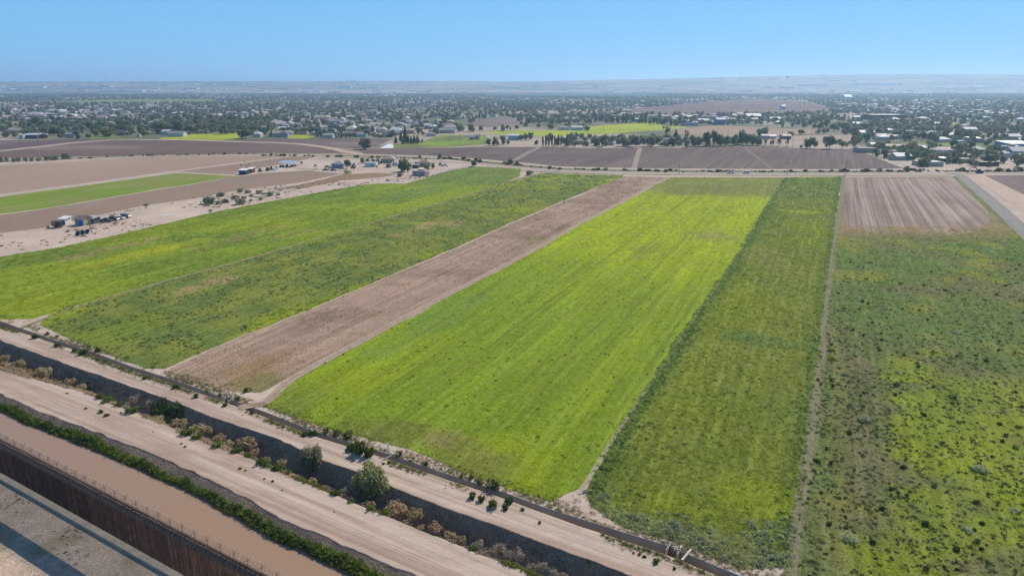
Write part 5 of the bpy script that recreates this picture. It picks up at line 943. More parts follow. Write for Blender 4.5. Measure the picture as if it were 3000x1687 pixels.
POL = [(1688, 415, 30), (1768, 381, 16), (1814, 389, 15), (1868, 386, 13), (1347, 419, 20), (1318, 417, 18), (2288, 428, 40), (2305, 429, 38), (2322, 430, 38), (2352, 431, 26), (2132, 405, 24), (2292, 400, 20), (2378, 398, 24), (2668, 421, 26), (1278, 413, 17), (312, 406, 14), (1405, 360, 20), (1500, 352, 24), (2690, 489, 22), (2905, 480, 20), (2990, 470, 22), (1180, 488, 20), (1160, 470, 16)]
for (px_, py_, h_) in POL: pole('thin utility pole standing among the far fields and houses', px_, py_, h_, 0, True, 'far utility poles')
# excavator working on the far ditch
X, Y = G(2869, 507.5); t = thing('excavator', 'dark tracked excavator reaching over the far ditch', 'excavator', (X, Y, 0), R(183)); m_ = cm((.05, .055, .06))
for y in (-1.1, 1.1): MB().prism([(-1.9, .2), (-1.5, 0), (1.5, 0), (1.9, .2), (1.9, .6), (1.5, .85), (-1.5, .85), (-1.9, .6)], y - .3, y + .3).part('track', TYRE, t)
MB().box((-.4, 0, .9), (3.4, 2.5, 1.0)).part('body', m_, t); MB().box((.8, .7, 1.9), (1.3, 1.0, 1.2), 0, 0, .9).part('cab', GLASS, t)
bo_ = MB().prism([(1.0, 1.4), (3.4, 4.4), (6.6, 4.0), (6.6, 3.6), (3.5, 3.8), (1.5, 1.3)], -.25, .25).part('boom', m_, t); st_ = MB().prism([(6.4, 4.1), (6.9, 3.9), (9.2, 1.6), (8.8, 1.4)], -.18, .18).part('stick', m_, bo_); MB().prism([(8.7, 1.6), (9.3, 1.6), (9.1, .5), (8.2, .6)], -.5, .5).part('bucket', m_, bo_)
# a bird in flight
d_ = np.array([(2307 - CX) / F_PX, math.cos(PITCH) - (227 - CY) / F_PX * math.sin(PITCH), -math.sin(PITCH) - (227 - CY) / F_PX * math.cos(PITCH)]) * 205
t = thing('bird', 'dark bird gliding just above the horizon', 'bird', (d_[0], d_[1], CAM_H + d_[2]), R(20)); mb_ = cm((.02, .022, .025))
MB().tube([(-.42, 0, -.12), (-.2, 0, -.05), (.05, 0, 0), (.25, 0, .03), (.36, 0, .02)], [.015, .07, .10, .06, .01], 8).part('body', mb_, t, True)
MB().add([(-.05, .05, .02), (.14, .05, .03), (.16, .45, .16), (.0, .85, .06), (-.08, .45, .13), (-.05, .05, -.01), (.14, .05, 0), (.16, .45, .14), (.0, .85, .045), (-.08, .45, .11)], [(0, 1, 2, 4), (4, 2, 3), (5, 9, 7, 6), (9, 8, 7), (0, 4, 9, 5), (1, 6, 7, 2), (4, 3, 8, 9), (2, 7, 8, 3)]).part('wing', mb_, t)
MB().add([(-.05, -.05, .02), (.14, -.05, .03), (.16, -.45, .16), (.0, -.85, .06), (-.08, -.45, .13), (-.05, -.05, -.01), (.14, -.05, 0), (.16, -.45, .14), (.0, -.85, .045), (-.08, -.45, .11)], [(4, 2, 1, 0), (3, 2, 4), (6, 7, 9, 5), (7, 8, 9), (5, 9, 4, 0), (2, 7, 6, 1), (9, 8, 3, 4), (3, 8, 7, 2)]).part('wing', mb_, t)
MB().add([(-.4, 0, -.12), (-.62, .12, -.17), (-.62, -.12, -.17), (-.4, 0, -.13)], [(0, 1, 2), (3, 2, 1)]).part('tail', mb_, t)

# ================================================================== TREES of the valley
MT = {'dark': mat_leaf('tree_leaf_dark', (.175, .215, .105), trans=.5, rnd=.25), 'mid': mat_leaf('tree_leaf_mid', (.22, .26, .115), trans=.5, rnd=.25), 'olive': mat_leaf('tree_leaf_olive', (.29, .29, .18), trans=.5, rnd=.2), 'bright': mat_leaf('tree_leaf_bright', (.19, .23, .03), trans=.35, rnd=.1), 'brown': mat_leaf('tree_leaf_brown', (.12, .095, .06), trans=.25, rnd=.2)}
CR = {}
for mi, mk in enumerate(MT):
    for ki, kd in enumerate(('round', 'cone', 'column', 'open')):
        if mk == 'bright' and kd != 'round': continue
        CR[(kd, mk)] = [crown('crown', kd, 420 if kd != 'open' else 260, .125, MT[mk], 700 + mi * 40 + ki * 9 + k, 1, 1, 0, 10) for k in range(4 if kd in ('round', 'open') else 2)]
NTREE = 0
LABEL_T = {'round': {'dark': 'dark green broadleaf tree', 'mid': 'green broadleaf tree', 'olive': 'grey olive broadleaf tree', 'bright': 'bright yellow green tree', 'brown': 'brownish broadleaf tree'}, 'cone': 'dark conifer with a pointed crown', 'column': 'narrow upright tree', 'open': 'thin open crowned tree'}
def ptree(px, py, wpx, hpx_, kind, mk, where, label=None):
    global NTREE; NTREE += 1
    X, Y = G(px, py); k = mpp(py); h = hpx_ * k; w = wpx * k
    lab = LABEL_T[kind]; lab = lab[mk] if isinstance(lab, dict) else lab
    lab = label or (lab + ' ' + where); z0 = h * (.06 if kind == 'round' else .12)
    return tree({'cone': 'conifer_tree', 'column': 'poplar_tree'}.get(kind, 'broadleaf_tree'), lab, (X, Y, 0), h, w, random.choice(CR[(kind, mk)]), random.choice(TRUNKS), None if label else where[:60] + ' trees', z0=z0)
LW_ = 'in front of the left woods'
for a in ((227, 408, 27, 26, 'round', 'olive'), (124, 407, 16, 14, 'round', 'brown'), (133, 406, 14, 13, 'round', 'brown'), (180, 407, 24, 16, 'round', 'mid'), (260, 405, 14, 16, 'round', 'mid'), (278, 400, 26, 24, 'round', 'mid'), (155, 396, 30, 28, 'round', 'mid'), (172, 396, 28, 26, 'round', 'dark'), (130, 394, 22, 20, 'round', 'dark'), (70, 395, 24, 20, 'round', 'olive'), (100, 392, 26, 18, 'round', 'olive'), (45, 405, 18, 14, 'round', 'mid'), (18, 402, 22, 16, 'round', 'mid'), (8, 388, 26, 24, 'round', 'olive'), (375, 400, 18, 14, 'round', 'mid'), (420, 398, 24, 20, 'round', 'mid'), (345, 390, 26, 26, 'round', 'dark'), (362, 391, 26, 24, 'round', 'dark')): ptree(*a, LW_)
ptree(317, 400, 50, 24, 'round', 'bright', '', 'bright yellow green spreading tree at the edge of the left woods')
for a in ((477, 391, 50, 34, 'round', 'dark'), (527, 390, 42, 38, 'round', 'dark'), (556, 390, 36, 26, 'round', 'mid'), (654, 394, 28, 30, 'round', 'mid'), (720, 406, 42, 25, 'round', 'dark'), (603, 393, 26, 16, 'round', 'olive'), (685, 391, 20, 14, 'round', 'olive'), (728, 384, 20, 16, 'round', 'mid'), (745, 384, 22, 18, 'round', 'mid'), (790, 392, 14, 28, 'column', 'mid'), (775, 388, 18, 16, 'round', 'dark'), (795, 402, 10, 16, 'column', 'mid')): ptree(*a, 'around the small yellow green field')
for k in range(10): ptree(815 + k * 14 + random.uniform(-3, 3), 394 + random.uniform(-2, 2), 20, random.uniform(15, 21), 'round', 'dark', 'in the dark row behind the small lawn')
for a in ((985, 405, 9, 18, 'column', 'dark'), (993, 405, 9, 17, 'column', 'mid'), (1002, 405, 10, 20, 'column', 'dark'), (1014, 405, 8, 18, 'column', 'dark'), (930, 402, 12, 22, 'column', 'mid'), (945, 400, 14, 16, 'round', 'mid'), (1035, 402, 16, 14, 'round', 'olive'), (976, 375, 12, 14, 'round', 'dark'), (1027, 378, 12, 12, 'round', 'dark'), (1140, 386, 24, 18, 'round', 'dark'), (1000, 385, 16, 14, 'round', 'mid')): ptree(*a, 'among the houses behind the plowed field')
ptree(1071, 437, 42, 38, 'round', 'olive', '', 'big rounded tree standing alone at the corner of the white pond')
for k in range(16): ptree(1086 + k * 5.0 + random.uniform(-3, 3), 404 - random.uniform(0, 8), 15, random.uniform(8, 13), 'round', 'olive', 'in the low thicket behind the lone pond tree')
for a in ((1160, 421, 18, 20, 'cone', 'dark'), (1175, 417, 16, 30, 'cone', 'dark'), (1188, 421, 18, 56, 'cone', 'dark'), (1196, 421, 16, 26, 'cone', 'dark'), (1205, 421, 15, 22, 'cone', 'dark'), (1214, 421, 17, 24, 'cone', 'dark'), (1224, 421, 18, 25, 'cone', 'dark'), (1181, 423, 14, 22, 'cone', 'dark')): ptree(*a, 'in the pine clump beside the pond')
for a in ((1349, 386, 24, 20, 'round', 'mid'), (1382, 386, 28, 22, 'round', 'dark'), (1410, 383, 16, 14, 'round', 'olive'), (1450, 381, 13, 12, 'round', 'mid'), (1487, 379, 12, 12, 'round', 'bright'), (1515, 378, 15, 12, 'round', 'mid'), (1540, 372, 16, 16, 'round', 'mid'), (1578, 376, 16, 13, 'round', 'mid'), (1612, 378, 26, 16, 'round', 'mid'), (1720, 383, 20, 14, 'round', 'dark'), (1700, 374, 18, 13, 'round', 'olive'), (1660, 372, 16, 12, 'round', 'dark')): ptree(*a, 'beside the far yellow green field')
for k in range(11): ptree(1545 + k * 8.5, 362 + random.uniform(-2, 2), 13, random.uniform(14, 20), 'open', 'mid', 'in the orchard row behind the far yellow field')
for k, x in enumerate((1745, 1762, 1778, 1795, 1808, 1826, 1838, 1855, 1878, 1890, 1903, 1916, 1925, 1940, 1952, 1966, 1980, 1990)): ptree(x, 360 + random.uniform(-3, 4) + (6 if x > 1900 else 0), 15, random.uniform(18, 28), 'round' if k % 3 else 'column', 'dark' if k % 2 else 'mid', 'in the tall row on the far side of the yellow field')
WR = 'in the tree row along the far plowed field'
for a in ((1430, 427, 22, 20, 'round', 'dark'), (1453, 427, 22, 26, 'round', 'mid'), (1475, 423, 24, 26, 'round', 'olive'), (1489, 424, 12, 14, 'round', 'olive'), (1527, 411, 16, 18, 'round', 'olive'), (1540, 411, 16, 22, 'round', 'olive'), (1555, 409, 18, 24, 'round', 'olive')): ptree(*a, 'beside the grey green building')
for k in range(7): ptree(1590 + k * 9, 428, 10, random.uniform(24, 30), 'column', 'brown' if k % 2 else 'olive', 'in the brown poplar row by the far plowed field')
for a in ((1662, 429, 24, 34, 'cone', 'dark'), (1686, 429, 18, 15, 'round', 'dark'), (1716, 429, 20, 16, 'round', 'mid'), (1685, 407, 20, 18, 'round', 'dark'), (1703, 405, 20, 15, 'round', 'mid'), (1727, 408, 18, 16, 'round', 'dark'), (1765, 430, 28, 37, 'round', 'olive'), (1780, 418, 20, 22, 'round', 'mid'), (1793, 418, 16, 22, 'round', 'olive'), (1822, 429, 26, 34, 'round', 'mid'), (1843, 430, 28, 26, 'round', 'olive'), (1862, 430, 32, 36, 'round', 'olive'), (1885, 430, 30, 32, 'round', 'mid'), (1905, 430, 34, 38, 'round', 'olive'), (1928, 430, 28, 34, 'round', 'mid'), (1951, 407, 20, 36, 'open', 'mid'), (1980, 406, 22, 25, 'cone', 'dark'), (1944, 430, 24, 16, 'round', 'mid'), (1968, 430, 24, 24, 'round', 'brown'), (1990, 428, 20, 16, 'round', 'mid'),
          (2012, 432, 24, 24, 'round', 'olive'), (2030, 428, 26, 36, 'round', 'mid'), (2045, 429, 24, 30, 'round', 'olive'), (2010, 412, 14, 30, 'open', 'mid'), (2070, 428, 28, 44, 'round', 'mid'), (2092, 427, 26, 46, 'round', 'dark'), (2110, 428, 26, 38, 'round', 'mid'), (2124, 428, 24, 30, 'round', 'olive'), (2150, 426, 22, 36, 'round', 'mid'), (2172, 424, 26, 44, 'round', 'mid'), (2190, 426, 24, 34, 'round', 'dark'), (2207, 426, 24, 34, 'round', 'mid'), (2222, 426, 22, 26, 'round', 'olive')): ptree(*a, WR)
ptree(2236, 400, 42, 28, 'round', 'dark', '', 'large dark round tree alone in the tan field behind the tree row')
for a in ((2314, 399, 22, 15, 'round', 'dark'), (2348, 395, 20, 15, 'round', 'dark'), (2374, 435, 36, 36, 'round', 'mid'), (2430, 436, 38, 39, 'round', 'dark'), (2466, 436, 24, 25, 'round', 'mid'), (2242, 428, 12, 26, 'open', 'olive'), (2262, 429, 14, 22, 'open', 'olive'), (2280, 429, 12, 22, 'open', 'brown'), (2305, 430, 10, 28, 'open', 'brown'), (2503, 434, 12, 34, 'open', 'olive'), (2348, 434, 10, 10, 'round', 'mid'), (2397, 392, 18, 14, 'round', 'mid'), (2412, 392, 18, 16, 'round', 'dark')): ptree(*a, 'standing apart right of the long tree row')
VR = 'in the village on the right'
for a in ((2575, 441, 40, 26, 'round', 'dark'), (2610, 442, 22, 18, 'round', 'mid'), (2632, 455, 14, 30, 'round', 'mid'), (2646, 465, 14, 28, 'column', 'dark'), (2614, 462, 24, 18, 'round', 'olive'), (2672, 438, 30, 22, 'round', 'dark'), (2664, 470, 12, 16, 'round', 'dark'), (2695, 468, 16, 22, 'open', 'olive'), (2714, 470, 14, 26, 'open', 'brown'), (2730, 468, 14, 22, 'open', 'olive'), (2750, 467, 12, 14, 'round', 'dark'), (2777, 472, 12, 20, 'column', 'dark'), (2815, 466, 16, 28, 'cone', 'dark'), (2833, 464, 16, 16, 'round', 'dark'), (2840, 448, 22, 34, 'open', 'mid'), (2795, 478, 20, 20, 'round', 'mid'), (2812, 482, 16, 14, 'round', 'mid'), (2722, 432, 24, 20, 'round', 'mid'), (2790, 430, 22, 24, 'round', 'dark'), (2748, 446, 18, 14, 'round', 'olive'), (2864, 455, 14, 10, 'round', 'dark'), (2892, 426, 28, 18, 'round', 'dark'), (2955, 448, 32, 26, 'round', 'mid'), (2930, 455, 20, 12, 'round', 'bright'), (2885, 480, 40, 30, 'open', 'olive'), (2930, 478, 20, 22, 'open', 'mid'), (2975, 480, 18, 14, 'round', 'dark'), (2990, 478, 14, 12, 'round', 'dark'), (2660, 412, 26, 20, 'round', 'dark'), (2700, 408, 26, 26, 'round', 'mid'), (2735, 412, 30, 30, 'round', 'dark'), (2765, 412, 30, 34, 'round', 'mid'), (2800, 412, 30, 34, 'round', 'dark'), (2835, 410, 30, 32, 'round', 'dark'), (2860, 410, 24, 24, 'round', 'mid'), (2640, 398, 28, 22, 'round', 'mid'), (2510, 395, 30, 24, 'round', 'mid'), (2545, 398, 30, 26, 'round', 'olive'), (2575, 396, 26, 20, 'round', 'mid'), (2480, 388, 26, 22, 'round', 'dark'), (2440, 385, 26, 24, 'round', 'mid'), (2470, 380, 20, 22, 'round', 'dark'), (2420, 372, 24, 26, 'round', 'mid'), (2530, 380, 26, 18, 'round', 'dark'), (2620, 378, 30, 22, 'round', 'dark'), (2650, 376, 24, 20, 'round', 'mid')): ptree(*a, VR)
rg = np.random.default_rng(5)
def zone(n, x0, x1, y0, y1, hm, kinds, where, clear=()):
    k = 0; g_ = 0
    while k < n and g_ < n * 30:
        g_ += 1
        px, py = rg.uniform(x0, x1), y0 + (y1 - y0) * rg.uniform(0, 1) ** .8; X, Y = G(px, py)
        if any(inpoly(np.array([X]), np.array([Y]), B)[0] for B in FARB): continue
        h = rg.uniform(*hm) / mpp(py); kd, mk = kinds[rg.integers(len(kinds))]; ptree(px, py, h * rg.uniform(.8, 1.25) if kd == 'round' else h * .5, h, kd, mk, where); k += 1
FARB = list(FIELDS.values())
RD, RM, RO = ('round', 'dark'), ('round', 'mid'), ('round', 'olive')
zone(50, -60, 800, 352, 388, (8, 14), [RD, RD, RD, RM, RM, RO], 'in the dense left woods')
zone(12, 560, 800, 352, 376, (9, 13), [RD, RD, ('round', 'brown')], 'in the tall left grove behind the yellow field')
zone(8, 810, 1340, 352, 398, (4, 8), [RD, RM, RO, ('column', 'dark')], 'among the houses behind the plowed field')
zone(12, 2480, 3060, 340, 410, (7, 12), [RD, RM, RM, RO], VR)
zone(4, 2760, 3060, 425, 480, (5, 9), [RD, RM, RO], VR)
# shrubs along the far ditch and in the sand by the left crop
S6 = np.array([(1300, 464), (1402, 474), (1517, 485), (1641, 495.5), (1797, 500), (2098, 503), (2400, 503.5), (2680, 502), (3000, 502)]); dl = np.r_[0, np.cumsum(np.abs(np.diff(S6[:, 0])))]
for k in range(130):
    f = rg.uniform(0, dl[-1]); px = np.interp(f, dl, S6[:, 0]); py = np.interp(f, dl, S6[:, 1]) + rg.uniform(-1.2, 2.0)
    big = 1.0 if px < 2600 else 1.35
    bush(px, py, rg.uniform(6, 15) * big, 'dark' if rg.uniform() < .55 else 'green', 'dark green shrub along the far ditch behind the road', 'shrubs along the far ditch', 0, rg.uniform(.35, .7), 'shrub', 'shrub')
many([(625, 165, 60), (690, 175, 50), (345, 140, 30), (1700, 225, 40), (2095, 240, 45), (2260, 245, 25), (1000, 210, 50), (720, 175, 25), (180, 120, 40), (340, 150, 45)], (1300, 430), 3.22, 'dark', 'larger dark shrub on the far ditch', 'larger dark shrubs on the far ditch', 0, .75, 'shrub', 'shrub')
for (px_, py_, w_) in [(rg.uniform(760, 1290), 0, 0) for _ in range(46)]:
    py2 = np.interp(px_, [760, 900, 1100, 1300], [456, 458, 463, 467.5]) + rg.uniform(-1, 1.5); bush(px_, py2, rg.uniform(5, 12), 'green' if rg.uniform() < .5 else 'dark', 'green shrub along the ditch behind the farmstead', 'shrubs behind the farmstead', 0, .6, 'shrub', 'shrub')
many([(340, 460, 60), (410, 470, 70), (515, 475, 75), (155, 500, 80), (290, 525, 65), (370, 525, 60), (440, 500, 60), (435, 545, 55), (530, 535, 60), (345, 575, 100), (200, 560, 80), (50, 575, 110), (620, 495, 90), (690, 490, 45), (20, 590, 60), (120, 575, 60), (560, 480, 40)], (600, 420), 3.22, 'sage', 'grey green desert shrub on the sand beside the left crop', 'desert shrubs beside the left crop', 0, .55, 'shrub', 'shrub')
many([(1575, 600, 65), (2380, 500, 80), (2250, 575, 140), (2430, 560, 80), (2500, 520, 40), (2270, 660, 60), (2090, 515, 25), (2260, 490, 25)], (0, 440), 3.677, 'sage', 'grey green desert shrub on the sand beside the left crop', 'desert shrubs beside the left crop', 0, .55, 'shrub', 'shrub')
many([(10, 130, 60), (70, 125, 50), (145, 130, 60), (200, 125, 70), (280, 122, 70), (345, 122, 50), (415, 118, 65), (495, 112, 65), (550, 112, 60), (605, 108, 55), (700, 98, 70), (745, 98, 40)], (0, 440), 3.677, 'olive' if False else 'sage', 'round grey shrub in the row along the left tan field', 'grey shrubs along the left tan field', 0, .95, 'shrub', 'shrub')
for k in range(34): bush(rg.uniform(220, 700), np.interp(0, [0, 1], [0, 0]) + 0, 1, 'dark', 'x', 'x') if False else None
for k in range(40):
    px_ = rg.uniform(215, 760); bush(px_, np.interp(px_, [215, 408, 700, 760], [466, 457.5, 452.5, 452]) + rg.uniform(-1, 1), rg.uniform(3, 9), 'dark', 'low dark scrub along the far edge of the tan field', 'scrub along the tan field edge', 0, .6, 'shrub', 'shrub')
bush(1550, 514, 26, 'sage', 'lone grey bush at the far end of the weedy field', None, 0, .9, 'shrub', 'shrub', 20)
FT = 'around the farmstead'
for a in ((1020, 494, 20, 27, 'round', 'dark'), (1061, 479, 15, 18, 'round', 'olive'), (1077, 478, 13, 15, 'round', 'mid'), (1094, 480, 15, 15, 'round', 'mid'), (1106, 484, 14, 20, 'round', 'olive'), (1116, 480, 10, 10, 'round', 'dark'), (1137, 481, 16, 10, 'round', 'dark'), (1185, 503, 42, 38, 'round', 'mid'), (1251, 499, 16, 19, 'round', 'mid'), (1269, 494, 12, 17, 'round', 'mid'), (1288, 486, 9, 9, 'round', 'dark'), (1218, 483, 9, 9, 'round', 'dark'), (1390, 488, 22, 19, 'round', 'dark'), (1036, 501, 14, 24, 'open', 'brown'), (1105, 495, 6, 14, 'open', 'olive'), (1247, 474, 7, 8, 'round', 'dark'), (1230, 465, 12, 10, 'round', 'dark'), (1288, 465, 15, 14, 'round', 'mid'), (1360, 468, 12, 10, 'round', 'dark')): ptree(*a, FT)
bush(1022, 509, 24, 'yellow', 'yellow green bush in front of the dark farmstead tree', None, 0, .8, 'bush', 'bush', 17)

# ================================================================== HOUSES of the valley
WALLC = {'white': (.52, .51, .48), 'cream': (.55, .48, .38), 'tan': (.42, .34, .26), 'pinkish': (.5, .37, .32), 'grey': (.34, .34, .35)}; ROOFC = {'white': (.55, .55, .54), 'grey': (.28, .28, .30), 'brown': (.24, .17, .14), 'tan': (.42, .34, .28), 'dark': (.10, .10, .11)}
def vh(px0, px1, py, wc, rc, kind, label, h=3.0, d=9, cat='house', name='house', rot=0.0): return hpx(name, label, px0, px1, py, d, h, kind, WALLC[wc] if isinstance(wc, str) else wc, ROOFC[rc] if isinstance(rc, str) else rc, rot, cat=cat)
for a in ((62, 110, 407, (.10, .11, .12), (.38, .46, .45), 'shed', 'open barn with a pale green roof left of the brown trees', 4.5, 14, 'barn', 'barn'), (56, 69, 408, 'white', 'white', 'flat', 'small white building beside the green roofed barn', 4.5, 5), (23, 57, 393, 'cream', 'tan', 'gable', 'cream house half hidden at the left woods', 5, 10), (190, 218, 404, 'grey', 'grey', 'gable', 'grey house with a pale roof behind the olive tree', 4, 10), (340, 368, 397, 'tan', 'dark', 'gable', 'dark roofed house behind the left lawn', 3.6, 10), (491, 538, 401, 'white', 'grey', 'gable', 'long white house beside the small yellow green field', 4, 10), (474, 498, 395, 'white', 'white', 'gable', 'white garage behind the long white house', 4, 9, 'garage', 'garage'), (400, 410, 402, 'white', 'white', 'flat', 'white camper parked at the end of the left lane', 2.8, 3, 'camper', 'camper'), (687, 718, 373, 'cream', 'white', 'flat', 'cream house on the rise behind the yellow green field', 5, 10), (757, 780, 364, 'white', 'white', 'flat', 'long white shed in the left grove', 4, 9, 'shed', 'shed'), (765, 784, 387, 'white', 'grey', 'gable', 'tall white house beside the narrow trees', 6, 9), (741, 763, 402, 'white', 'white', 'hip', 'white hip roofed house right of the small yellow green field', 3.6, 10), (814, 843, 403, 'grey', 'dark', 'hip', 'grey house with a dark hip roof at the small lawn', 4, 12), (944, 975, 405, 'white', 'grey', 'shed', 'white walled long house facing the plowed field', 3.8, 9), (1012, 1042, 388, 'cream', 'tan', 'hip', 'cream house behind the narrow trees', 4, 11), (1047, 1074, 402, 'white', 'white', 'flat', 'flat white house left of the low thicket', 3.5, 10), (1232, 1241, 417, 'white', 'white', 'flat', 'small white shed right of the pine clump', 2.6, 4, 'shed', 'shed'), (1242, 1262, 378, 'white', 'white', 'gable', 'white roofed barn at the end of the dirt yard', 5, 9, 'barn', 'barn'), (1256, 1300, 391, 'tan', 'grey', 'hip', 'long grey roofed house behind the pale meadow', 3.5, 11), (1375, 1390, 410, 'grey', 'grey', 'gable', 'small grey house in the pale meadow', 3, 7), (1391, 1405, 409, 'tan', 'brown', 'gable', 'small brown roofed house in the pale meadow', 3.6, 7), (1489, 1521, 411, (.36, .42, .42), (.42, .47, .48), 'shed', 'long grey green metal building by the olive trees', 5, 12, 'warehouse', 'warehouse'), (1637, 1667, 382, 'white', 'grey', 'hip', 'grey roofed white house in front of the far yellow field', 3.6, 10), (1675, 1706, 382, 'white', 'white', 'gable', 'white house with a porch in front of the far yellow field', 3.8, 9), (1775, 1798, 426, 'white', 'white', 'flat', 'long white house under the tree row', 3.6, 7), (1825, 1841, 428, 'white', 'white', 'flat', 'low white trailer under the tree row', 2.8, 4, 'trailer', 'trailer'), (1799, 1811, 412, 'pinkish', 'pinkish', 'gable', 'pink house behind the tree row', 5, 8) if False else (1799, 1811, 412, 'pinkish', 'tan', 'gable', 'pink house behind the tree row', 5, 8), (1946, 1970, 418, 'white', 'white', 'flat', 'flat white house right of the conifer', 4, 9), (1672, 1684, 408, 'white', 'white', 'gable', 'small white gabled house behind the dark conifer', 4, 8), (1688, 1715, 424, 'tan', 'brown', 'hip', 'brown roofed house between the row trees', 3.6, 10), (1908, 1918, 421, 'white', 'white', 'flat', 'small white shed deep in the tree row', 3, 5, 'shed', 'shed'),
          (2232, 2252, 407, 'grey', 'grey', 'gable', 'grey shed under the large lone tree', 3.4, 7, 'shed', 'shed'), (2254, 2274, 407, 'white', 'white', 'gable', 'white roofed shed beside the grey shed', 3, 7, 'shed', 'shed'), (2290, 2318, 408, 'brown' if False else (.2, .14, .12), 'brown', 'gable', 'dark brown barn in the pale plot', 3.6, 8, 'barn', 'barn'), (2099, 2125, 366, (.12, .18, .28), (.30, .36, .44), 'gable', 'blue metal barn behind the tan field', 8, 14, 'barn', 'barn'), (2188, 2230, 350, 'grey', 'white', 'gable', 'long grey shed with a white roof edge far right', 6, 18, 'warehouse', 'warehouse'), (2000, 2044, 369, 'grey', 'grey', 'flat', 'low grey building at the corner of the yellow field', 4, 12), (1850, 1885, 356, 'grey', 'white', 'shed', 'grey and white house behind the yellow field row', 4, 12), (1642, 1700, 357, 'grey', 'grey', 'hip', 'wide dark house behind the orchard row', 4, 14),
          (2684, 2714, 447, (.06, .06, .07), 'white', 'gable', 'dark house with a white roof beside the village trees', 4, 9), (2722, 2769, 467, (.45, .27, .16), 'tan', 'flat', 'orange brown walled yard house in the village', 3.5, 9), (2756, 2772, 462, 'white', 'white', 'flat', 'white block house above the low white building', 6, 6), (2772, 2797, 451, 'white', (.45, .55, .58), 'shed', 'house with a pale turquoise roof in the village', 4, 8), (2696, 2763, 488, 'tan', 'white', 'flat', 'long low white roofed building at the village corner', 3.2, 12), (2757, 2774, 475, (.04, .045, .05), 'white', 'shed', 'dark carport with a bright roof beside the low building', 3, 6, 'carport', 'carport'), (2803, 2850, 478, 'tan', 'tan', 'flat', 'tan walled compound in the village', 3.2, 12), (2855, 2886, 452, 'grey', 'grey', 'hip', 'grey roofed house below the white roofs', 4, 12), (2872, 2927, 487, (.05, .045, .045), (.07, .06, .06), 'flat', 'long dark open shelter full of scrap in the village', 2.8, 8, 'shelter', 'shelter'), (2800, 2832, 424, 'white', 'white', 'flat', 'long white roofed shed behind the village pasture', 3.5, 10), (2843, 2880, 418, 'grey', 'white', 'shed', 'wide white roofed house among the dark trees', 4.5, 12), (2956, 3030, 440, (.10, .22, .42), (.82, .83, .84), 'shed', 'big building with a bright white roof and blue front', 6, 22, 'warehouse', 'warehouse'), (2942, 2968, 459, 'white', 'white', 'flat', 'white flat house below the big white roof', 3.5, 10), (2965, 3030, 461, 'grey', 'grey', 'gable', 'long dark grey building at the village edge', 5, 14, 'warehouse', 'warehouse'), (2600, 2622, 405, 'pinkish', 'tan', 'flat', 'pinkish walled house behind the village road', 4, 10), (2632, 2690, 396, 'grey', 'grey', 'flat', 'long grey school like building in the right trees', 5, 16), (2575, 2605, 412, 'cream', 'white', 'hip', 'cream house with a car port behind the village road', 4, 10), (2556, 2650, 352, (.18, .10, .10), (.5, .45, .42), 'flat', 'long maroon walled warehouse on the right', 9, 40, 'warehouse', 'warehouse'), (2515, 2558, 347, 'grey', 'white', 'flat', 'white topped sheds left of the maroon warehouse', 5, 20, 'warehouse', 'warehouse'), (2760, 2800, 342, 'white', 'white', 'flat', 'bright long roof right of the maroon warehouse', 5, 20, 'warehouse', 'warehouse'), (2822, 2870, 346, 'cream', 'white', 'flat', 'cream long hall far right', 6, 20, 'warehouse', 'warehouse'), (2870, 2905, 340, 'white', 'white', 'flat', 'white far hall behind the right trees', 5, 20, 'warehouse', 'warehouse'), (2475, 2497, 294, 'white', 'white', 'gable', 'bright white barn far away beyond the brown field', 14, 40, 'barn', 'barn'), (2290, 2302, 321, 'white', 'white', 'gable', 'white gabled house far beyond the tan field', 8, 14)): vh(*a)
def hzone(n, x0, x1, y0, y1, where, wsel, rsel, big=1.0):
    k = 0; g_ = 0
    while k < n and g_ < n * 30:
        g_ += 1; px, py = rg.uniform(x0, x1), rg.uniform(y0, y1); X, Y = G(px, py)
        if any(inpoly(np.array([X]), np.array([Y]), B)[0] for B in FARB): continue
        wc, rc = wsel[rg.integers(len(wsel))], rsel[rg.integers(len(rsel))]; kd = ('gable', 'hip', 'flat')[rg.integers(3)]; sz = rg.integers(3)
        house('house', '%s house with a %s %s roof %s' % (wc, rc, kd, where), X, Y, (11, 14, 18)[sz] * big, (8, 10, 11)[sz], 3.4 + .6 * (sz == 2), kd, WALLC[wc], ROOFC[rc], R((0, 90, 0, 8)[rg.integers(4)]), '%s houses' % where); k += 1
hzone(150, 810, 1330, 330, 400, 'in the town behind the plowed fields', ['white', 'cream', 'tan', 'pinkish', 'cream', 'grey'], ['white', 'grey', 'tan', 'brown', 'tan', 'grey'])
hzone(34, -40, 800, 325, 372, 'showing through the left woods', ['white', 'cream', 'tan'], ['white', 'grey', 'tan'])
hzone(60, 2480, 3040, 345, 470, 'in the village on the right', ['white', 'cream', 'tan', 'grey'], ['white', 'grey', 'white', 'brown'])
hzone(22, 1990, 2440, 338, 366, 'behind the tan field on the right', ['white', 'cream', 'grey'], ['white', 'grey'])
hzone(24, 1500, 2000, 335, 356, 'behind the far yellow field', ['white', 'cream', 'grey'], ['white', 'grey', 'brown'])
